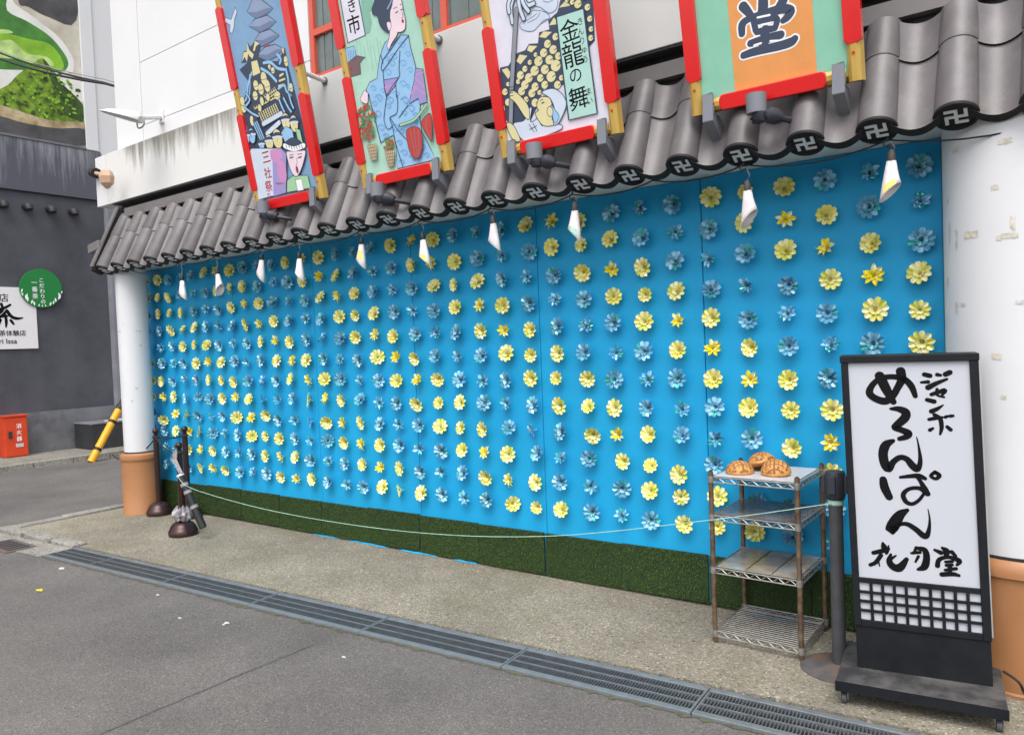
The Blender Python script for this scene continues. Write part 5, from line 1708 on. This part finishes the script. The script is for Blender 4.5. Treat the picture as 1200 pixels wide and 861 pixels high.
# ================================================================== FAR DARK BUILDING
fb = thing('dark_building', 'dark grey rendered building across the side street', 'building', (XW, 0, FZ))
build('wall', MB().box((XW - 0.6, -6, 0.80), (XW, 2.66, 4.68)), DWALL, fb)
build('base_course', MB().box((XW - 0.6, -6, FZ - 0.02), (XW + 0.012, 2.665, 0.797)), DWALL2, fb)
build('pilaster', MB().box((XW - 0.6, 2.665, FZ - 0.02), (XW + 0.05, 3.6, 4.675)), mat('grey blue pilaster', (0.19, 0.195, 0.225), 0.6, var=0.2, vscale=1.5, bump=.15, bscale=80), fb, bevel=0.06)
build('upper_band', MB().box((XW - 0.6, -6, 4.682), (XW + 0.05, 2.66, 5.60)), BANDGREY, fb, bevel=0.01)
build('upper_wall', MB().box((XW - 0.6, -6, 5.602), (XW - 0.02, 2.40, 10.5)), DWALL, fb)
build('white_column', MB().box((XW - 0.6, 2.39, 5.603), (XW + 0.06, 2.62, 10.5)), WHITE, fb, bevel=0.01)
build('white_column', MB().box((XW - 0.6, 2.622, 5.0), (XW + 0.03, 3.6, 10.5)), WHITE, fb, bevel=0.01)
build('band_lip', MB().box((XW - 0.02, -6, 5.601), (XW + 0.065, 2.38, 5.64)), DWALL2, fb)
for k in range(5):
    yk = 0.57 + 0.38 * k
    b = Vector((XW, yk, 4.42))
    build('vent_cap', MB().tube([b, b + Vector((0.09, 0, 0.0)), b + Vector((0.13, 0, -0.02)), b + Vector((0.145, 0, -0.07))], [0.075, 0.075, 0.07, 0.055], 14), BLOCK, fb, smooth=True)
# billboard (flat print)
BP = Plane((XW + 0.004, 0, 0), (0, 1, 0), (0, 0, 1))
t = thing('billboard', 'large photo billboard of green tea powder above the dark shop wall', 'billboard', (XW, 0.5, 5.65))
build('sheet', MB().prism(BP, [(-5.5, 5.645), (2.385, 5.645), (2.385, 10.4), (-5.5, 10.4)], -0.022, 0.02), mat('billboard beige', (0.62, 0.54, 0.40), 0.45, var=0.35, vscale=1.2, col2=(0.72, 0.68, 0.58)), t)
BP2 = Plane((XW + 0.025, 0, 0), (0, 1, 0), (0, 0, 1))
D = crop(0, 0, 4.7846)
art = Art(BP2, 0.001, 0.00012)
art.sm = True
GB1 = mat('tea green', (0.22, 0.46, 0.012), 0.35, var=0.25, vscale=3)
GB2 = mat('tea deep green', (0.05, 0.20, 0.02), 0.35, var=0.35, vscale=3)
GB3 = mat('tea foam', (0.48, 0.66, 0.22), 0.4, var=0.3, vscale=5)
POWD = mat('tea powder', (0.10, 0.22, 0.012), 0.7, var=0.6, vscale=9, col2=(0.28, 0.46, 0.03))
POWD2 = mat('tea powder dark', (0.04, 0.085, 0.012), 0.7, var=0.6, vscale=9)
WCER = mat('white ceramic', (0.78, 0.77, 0.72), 0.4, var=0.12, vscale=2)
DKP = mat('billboard dark', (0.07, 0.065, 0.068), 0.4, var=0.5, vscale=2)
BRN2 = mat('plate rim brown', (0.36, 0.24, 0.10), 0.4, var=0.4, vscale=4, col2=(0.62, 0.50, 0.30))
art.fill(DKP, D([(100, -300), (428, -300), (428, 115), (280, 100), (160, 40), (100, 0)]))
art.fill(WCER, D([(-300, -40), (20, -40), (90, 30), (230, 130), (380, 290), (410, 370), (360, 420), (250, 420), (-300, 460)]))
art.fill(GB2, D([(-300, -60), (15, -60), (40, 60), (150, 120), (260, 190), (330, 260), (380, 340), (370, 390), (300, 400), (-300, 330)]))
art.fill(GB1, D([(-300, 180), (0, 185), (160, 220), (280, 250), (350, 340), (345, 395), (250, 370), (150, 320), (0, 280), (-300, 250)]))
art.fill(GB3, D([(-300, 250), (0, 230), (70, 230), (150, 300), (260, 320), (300, 370), (200, 360), (60, 330), (-300, 300)]))
art.fill(GB3, D([(-300, 150), (0, 165), (60, 175), (40, 190), (-300, 185)]))
art.fill(WCER, D([(80, 75), (200, 120), (230, 150), (150, 120)]))
art.line(WCER, D([(250, 160), (330, 230), (395, 330), (395, 395)]), w=.10)
art.done('tea_bowl', t)
art.fill(WCER, D([(300, 400), (470, 480), (468, 570), (-300, 640), (-300, 480)]))
art.fill(POWD, D([(-300, 560), (0, 500), (100, 420), (180, 360), (240, 330), (300, 400), (360, 480), (430, 550), (468, 600), (466, 690), (300, 680), (100, 640), (-300, 590)]))
art.fill(POWD2, D([(240, 330), (300, 400), (360, 480), (430, 548), (468, 600), (466, 680), (420, 670), (360, 640), (330, 540), (280, 440)]))
rb_ = random.Random(9)
for q in range(260):
    x = rb_.uniform(-60, 450); y = rb_.uniform(400, 670)
    if y < 350 + abs(x - 240) * .72 or y > 640 + x * .1: continue
    art.ell(rb_.choice((POWD2, GB1, POWD2, GB1, POWD)), D([(x, y)])[0], rb_.uniform(.015, .045), rb_.uniform(.015, .035), n=6)
art.done('tea_powder_heap', t)
art.fill(BRN2, D([(-300, 560), (0, 592), (150, 640), (300, 680), (468, 690), (468, 725), (300, 720), (120, 690), (0, 655), (-300, 600)]))
art.fill(DKP, D([(-300, 605), (0, 658), (120, 692), (300, 722), (468, 726), (468, 815), (-300, 760)]))
art.done('plate_rim', t)

# white shop sign + round green sign on the dark wall
SP = Plane((XW + 0.03, 0, 0), (0, 1, 0), (0, 0, 1))
t = thing('shop_sign', 'white square tea shop sign with large black character', 'sign', (XW + 0.03, 1.0, 1.95))
build('board', MB().prism(SP, rect(0.10, 1.39, 1.92, 2.99), -0.03, 0.0), SIGNW, t, bevel=0.004)
K = crop(0, 300, 7.4875)
art = Art(SP, 0.0015, 0.0003)
art.text(INKB, '店', K([(32, 366)])[0], .155, bold=0.008)
art.done('lettering', t)
KC = 0.0155
for s in ([(-10, 470, 26), (40, 455, 22), (90, 428, 18)], [(10, 420, 22), (25, 470, 20), (-10, 505, 22)], [(60, 480, 26), (100, 530, 26), (150, 548, 24), (198, 542, 10)], [(60, 478, 20), (20, 520, 22), (-40, 560, 24)], [(48, 520, 20), (55, 580, 22), (52, 622, 12)], [(5, 560, 20), (-15, 600, 22)], [(95, 565, 22), (118, 595, 18)], [(-20, 535, 14), (40, 530, 16), (80, 520, 12)]):
    art.line(INKB, K(s), wpx=KC)
art.done('large_character', t)
art.text(INKB, '抹茶体験店', K([(80, 676)])[0], .105, bold=0.008)
art.done('lettering', t)
art.text(INKB, 'ari Issa', K([(55, 747)])[0], .12, bold=0.01)
art.done('lettering', t)
gc = (1.475, 2.985)
GR = 0.345
t = thing('round_sign', 'round green sign with white lettering and leaf border', 'sign', (XW + 0.05, gc[0], gc[1] - GR))
SP2 = Plane((XW + 0.062, 0, 0), (0, 1, 0), (0, 0, 1))
build('disc', MB().prism(SP2, [(gc[0] + GR * cos(2 * pi * k / 40), gc[1] + GR * sin(2 * pi * k / 40)) for k in range(40)], -0.03, 0.0), GREENSGN, t, bevel=0.003)
art = Art(SP2, 0.0012, 0.0005)
for i, ch in enumerate('こだわりの'):
    art.text(PWHITE, ch, K([(362 + i * 4, 213 + i * 47)])[0], .088, bold=0.008)
for i, ch in enumerate('一番茶'):
    art.text(PWHITE, ch, K([(300 + i * 4, 232 + i * 60)])[0], .098, bold=0.008)
for q in range(15):
    a = radians(195 + q * 150 / 14)
    bu, bv = gc[0] + GR * .97 * cos(a), gc[1] + GR * .97 * sin(a)
    lean = radians(90) + (rb_.uniform(-.7, .7))
    L_ = rb_.uniform(.05, .10) * (1.5 if q in (2, 3, 11, 12) else 1)
    tu, tv = bu + L_ * cos(lean) * .6, bv + L_ * sin(lean)
    nx_, ny_ = -(tv - bv) * .2, (tu - bu) * .2
    art.fill_uv(PWHITE, [(bu, bv), ((bu + tu) / 2 + nx_, (bv + tv) / 2 + ny_), (tu, tv), ((bu + tu) / 2 - nx_, (bv + tv) / 2 - ny_)])
art.done('lettering', t)

# red extinguisher box
t = thing('extinguisher_box', 'red steel fire extinguisher box against the dark wall', 'fire box', (XW + 0.12, 0.88, FZ))
build('cabinet', MB().box((XW + 0.0125, 0.70, FZ), (XW + 0.24, 1.06, 0.76)), REDBOX, t, bevel=0.01)
build('door', MB().box((XW + 0.2402, 0.715, FZ + 0.02), (XW + 0.252, 1.045, 0.735)), REDBOX, t, bevel=0.004)
build('lid', MB().box((XW + 0.0125, 0.69, 0.7602), (XW + 0.262, 1.07, 0.785)), REDBOX, t, bevel=0.004)
build('latch', MB().box((XW + 0.2525, 0.755, 0.40), (XW + 0.272, 0.81, 0.52)), BLOCK, t, bevel=0.004)
FP = Plane((XW + 0.2525, 0, 0), (0, 1, 0), (0, 0, 1))
art = Art(FP, 0.001, 0.0005)
for i, ch in enumerate('消火器'):
    art.text(PWHITE, ch, None, .088, bold=.008, uv=(0.92, 0.60 - i * .11))
art.done('lettering', t)
art.fill_uv(TAPEG, rect(0.86, 0.98, 0.24, 0.30))
art.done('sticker', t)
# dark stone block and guy wire guard
t = thing('stone_block', 'low dark stone block at the foot of the grey wall', 'block', (XW + 0.3, 2.6, FZ))
build('body', MB().box((XW + 0.0505, 1.90, FZ), (XW + 0.72, 3.5, 0.52)), BLOCK, t, bevel=0.01)
build('top_slab', MB().box((XW + 0.0505, 1.89, 0.5203), (XW + 0.73, 3.5, 0.545)), DWALL2, t, bevel=0.006)
build('white_strip', MB().box((XW + 0.45, 2.25, 0.5455), (XW + 0.56, 3.2, 0.56)), WHITE, t)
ga = onZ(103, 541, ZR) + Vector((0.1, 0, 0))
gb = onY(146, 467, ga.y + 0.72)
gdir = (gb - ga).normalized()
gl_ = (gb - ga).length
t = thing('guy_wire_guard', 'yellow guard tube with black bands slanting up behind the slim pillar', 'guard tube', ga)
build('tube', MB().tube([ga, ga + gdir * gl_ * 0.84], 0.060, 18), YELLOW, t, smooth=True)
build('upper_tube', MB().tube([ga + gdir * gl_ * 0.88, ga + gdir * gl_ * 1.5], 0.045, 18), YELLOW, t, smooth=True)
for f in (0.17, 0.60, 0.815, 0.90):
    p = ga + gdir * gl_ * f
    build('black_band', MB().tube([p, p + gdir * (0.05 if f < .8 else 0.10)], 0.065 if f < .87 else .05, 18), BLKCABLE, t, smooth=True)
build('wire', MB().tube([ga + gdir * gl_ * 1.4, ga + gdir * 6.5], 0.008, 6), POSTGREY, t)

# lamp heads and wires at upper left
t = thing('arm_floodlight', 'white flat floodlight on an arm from the white wall', 'floodlight', (-7.35, 0.04, 4.3))
w0 = onY(188, 137, 0.03); w1 = onY(160, 138, -0.35); w2 = onY(156, 143, -0.4)
build('wall_plate', MB().box((w0.x - 0.045, YF - 0.02, w0.z - 0.07), (w0.x + 0.045, YF - 0.001, w0.z + 0.07)), WHITE, t, bevel=0.004)
build('arm', MB().tube([Vector((w0.x, YF - 0.02, w0.z)), w1], 0.028, 10), WHITE, t, smooth=True)
h0, h1 = onY(165, 142, -0.42), onY(119, 131, -0.62)
dirh = (h1 - h0); Lh = dirh.length; dirh.normalize()
sideh = dirh.cross(Vector((0, 0, 1))).normalized(); uph = sideh.cross(dirh)
mb = MB()
for f, wd, th_ in ((0, .05, .05), (.12, .10, .085), (.35, .12, .08), (.75, .11, .045), (1, .045, .01)):
    for k in range(12):
        a = 2 * pi * k / 12
        mb.v.append(h0 + dirh * Lh * f + sideh * wd * cos(a) + uph * th_ * (sin(a) if sin(a) > 0 else sin(a) * .3))
for i in range(4):
    for k in range(12):
        mb.f.append((i * 12 + k, i * 12 + (k + 1) % 12, (i + 1) * 12 + (k + 1) % 12, (i + 1) * 12 + k)); mb.m.append(0)
mb.f += [tuple(reversed(range(12))), tuple(range(48, 60))]; mb.m += [0, 0]
build('lamp_head', mb, mat('lamp grey white', (0.55, 0.56, 0.55), .4), t, smooth=True)
build('clamp', MB().tube([w1 + Vector((0.06, 0, 0)), w1 + Vector((-0.04, 0, 0))], 0.045, 12), WHITE, t, smooth=True)
build('cable_loop', MB().tube([Vector(p) for p in smooth_pts([tuple(w1), tuple(w1 + Vector((0.02, 0, -0.11))), tuple(w1 + Vector((0.10, 0.02, -0.09))), tuple(w1 + Vector((0.09, 0.03, 0.0)))], 5)], 0.008, 6), mat('grey flex', (.3, .3, .3)), t)
b0 = onY(110, 203, -0.1); b1 = onY(124, 207, -0.34)
t = thing('faceted_lamp', 'small tan faceted lamp on the corner of the white building', 'lamp', b0)
build('mount', MB().tube([onY(109, 202, -0.1), onY(113, 203, -0.14)], 0.06, 8), DARK, t)
build('arm', MB().tube([onY(112, 203, -0.14), onY(122, 206, -0.22)], 0.022, 8), TAN, t)
build('head', MB().lathe([(0.02, -0.13), (0.068, -0.075), (0.078, 0.0), (0.06, 0.055), (0.035, 0.075)], onY(125, 207, -0.30), 6), TAN, t)
for i, (a, b, lab) in enumerate([((-20, 54), (122, 97), 'thick black overhead wire in front of the billboard'), ((-20, 62), (122, 98), 'lower black overhead wire in front of the billboard'), ((-20, 52), (122, 93), 'thin grey overhead wire in front of the billboard')]):
    p, q = onX(*a, -11.5), onX(*b, -9.2)
    pts = [p.lerp(q, k / 12) + Vector((0, 0, -0.05 * 4 * (k / 12) * (1 - k / 12))) for k in range(13)]
    far = p + (p - q) * 0.8
    tag(build('overhead_wire', MB().tube([far + Vector((0, 0, .2))] + pts + [q + (q - p) * .3], (0.014, 0.016, 0.006)[i], 6), BLKCABLE if i < 2 else mat('grey wire', (.25, .25, .26), .6), smooth=True), lab, 'wire')

# ================================================================== SMALL LITTER ON THE GROUND
def scrap(px, py, sz, m, name, label, cat, z=None):
    p = onZ(px, py, ZR if z is None else z)
    zz = (ZR if z is None else z) + 0.003
    mb = MB()
    n = 7
    vs = [Vector((p.x, p.y, zz + sz * .25))]
    for k in range(n):
        a = 2 * pi * k / n
        r = sz * rnd.uniform(.55, 1.1) * (1.5 if k % 3 == 0 else 1)
        vs.append(Vector((p.x + r * cos(a), p.y + r * sin(a) * .7, zz + rnd.uniform(0, .2) * sz)))
    mb.add(vs, [(0, 1 + k, 1 + (k + 1) % n) for k in range(n)])
    mb.add([v - Vector((0, 0, .002)) for v in vs], [(0, 1 + (k + 1) % n, 1 + k) for k in range(n)])
    tag(build(name, mb, m), label, cat)


scrap(46, 692, .034, mat('yellow leaf', (.55, .52, .03), .6), 'fallen_leaf', 'small yellow-green leaf lying on the asphalt at left', 'leaf')
SCR = mat('scrap paper', (.55, .53, .5), .7)
for (x, y, s, lab) in ((72, 666, .030, 'white scrap on the asphalt near the grating end'), (185, 697, .018, 'white scrap on asphalt right of the yellow leaf'), (265, 730, .022, 'white scrap in the middle of the asphalt'), (262, 732, .014, 'tiny white scrap touching a larger one on asphalt'), (403, 770, .014, 'white scrap on asphalt below the grating middle'), (211, 724, .015, 'white scrap on asphalt nearest the lower left')):
    scrap(x, y, s, SCR, 'paper_scrap', lab, 'scrap')
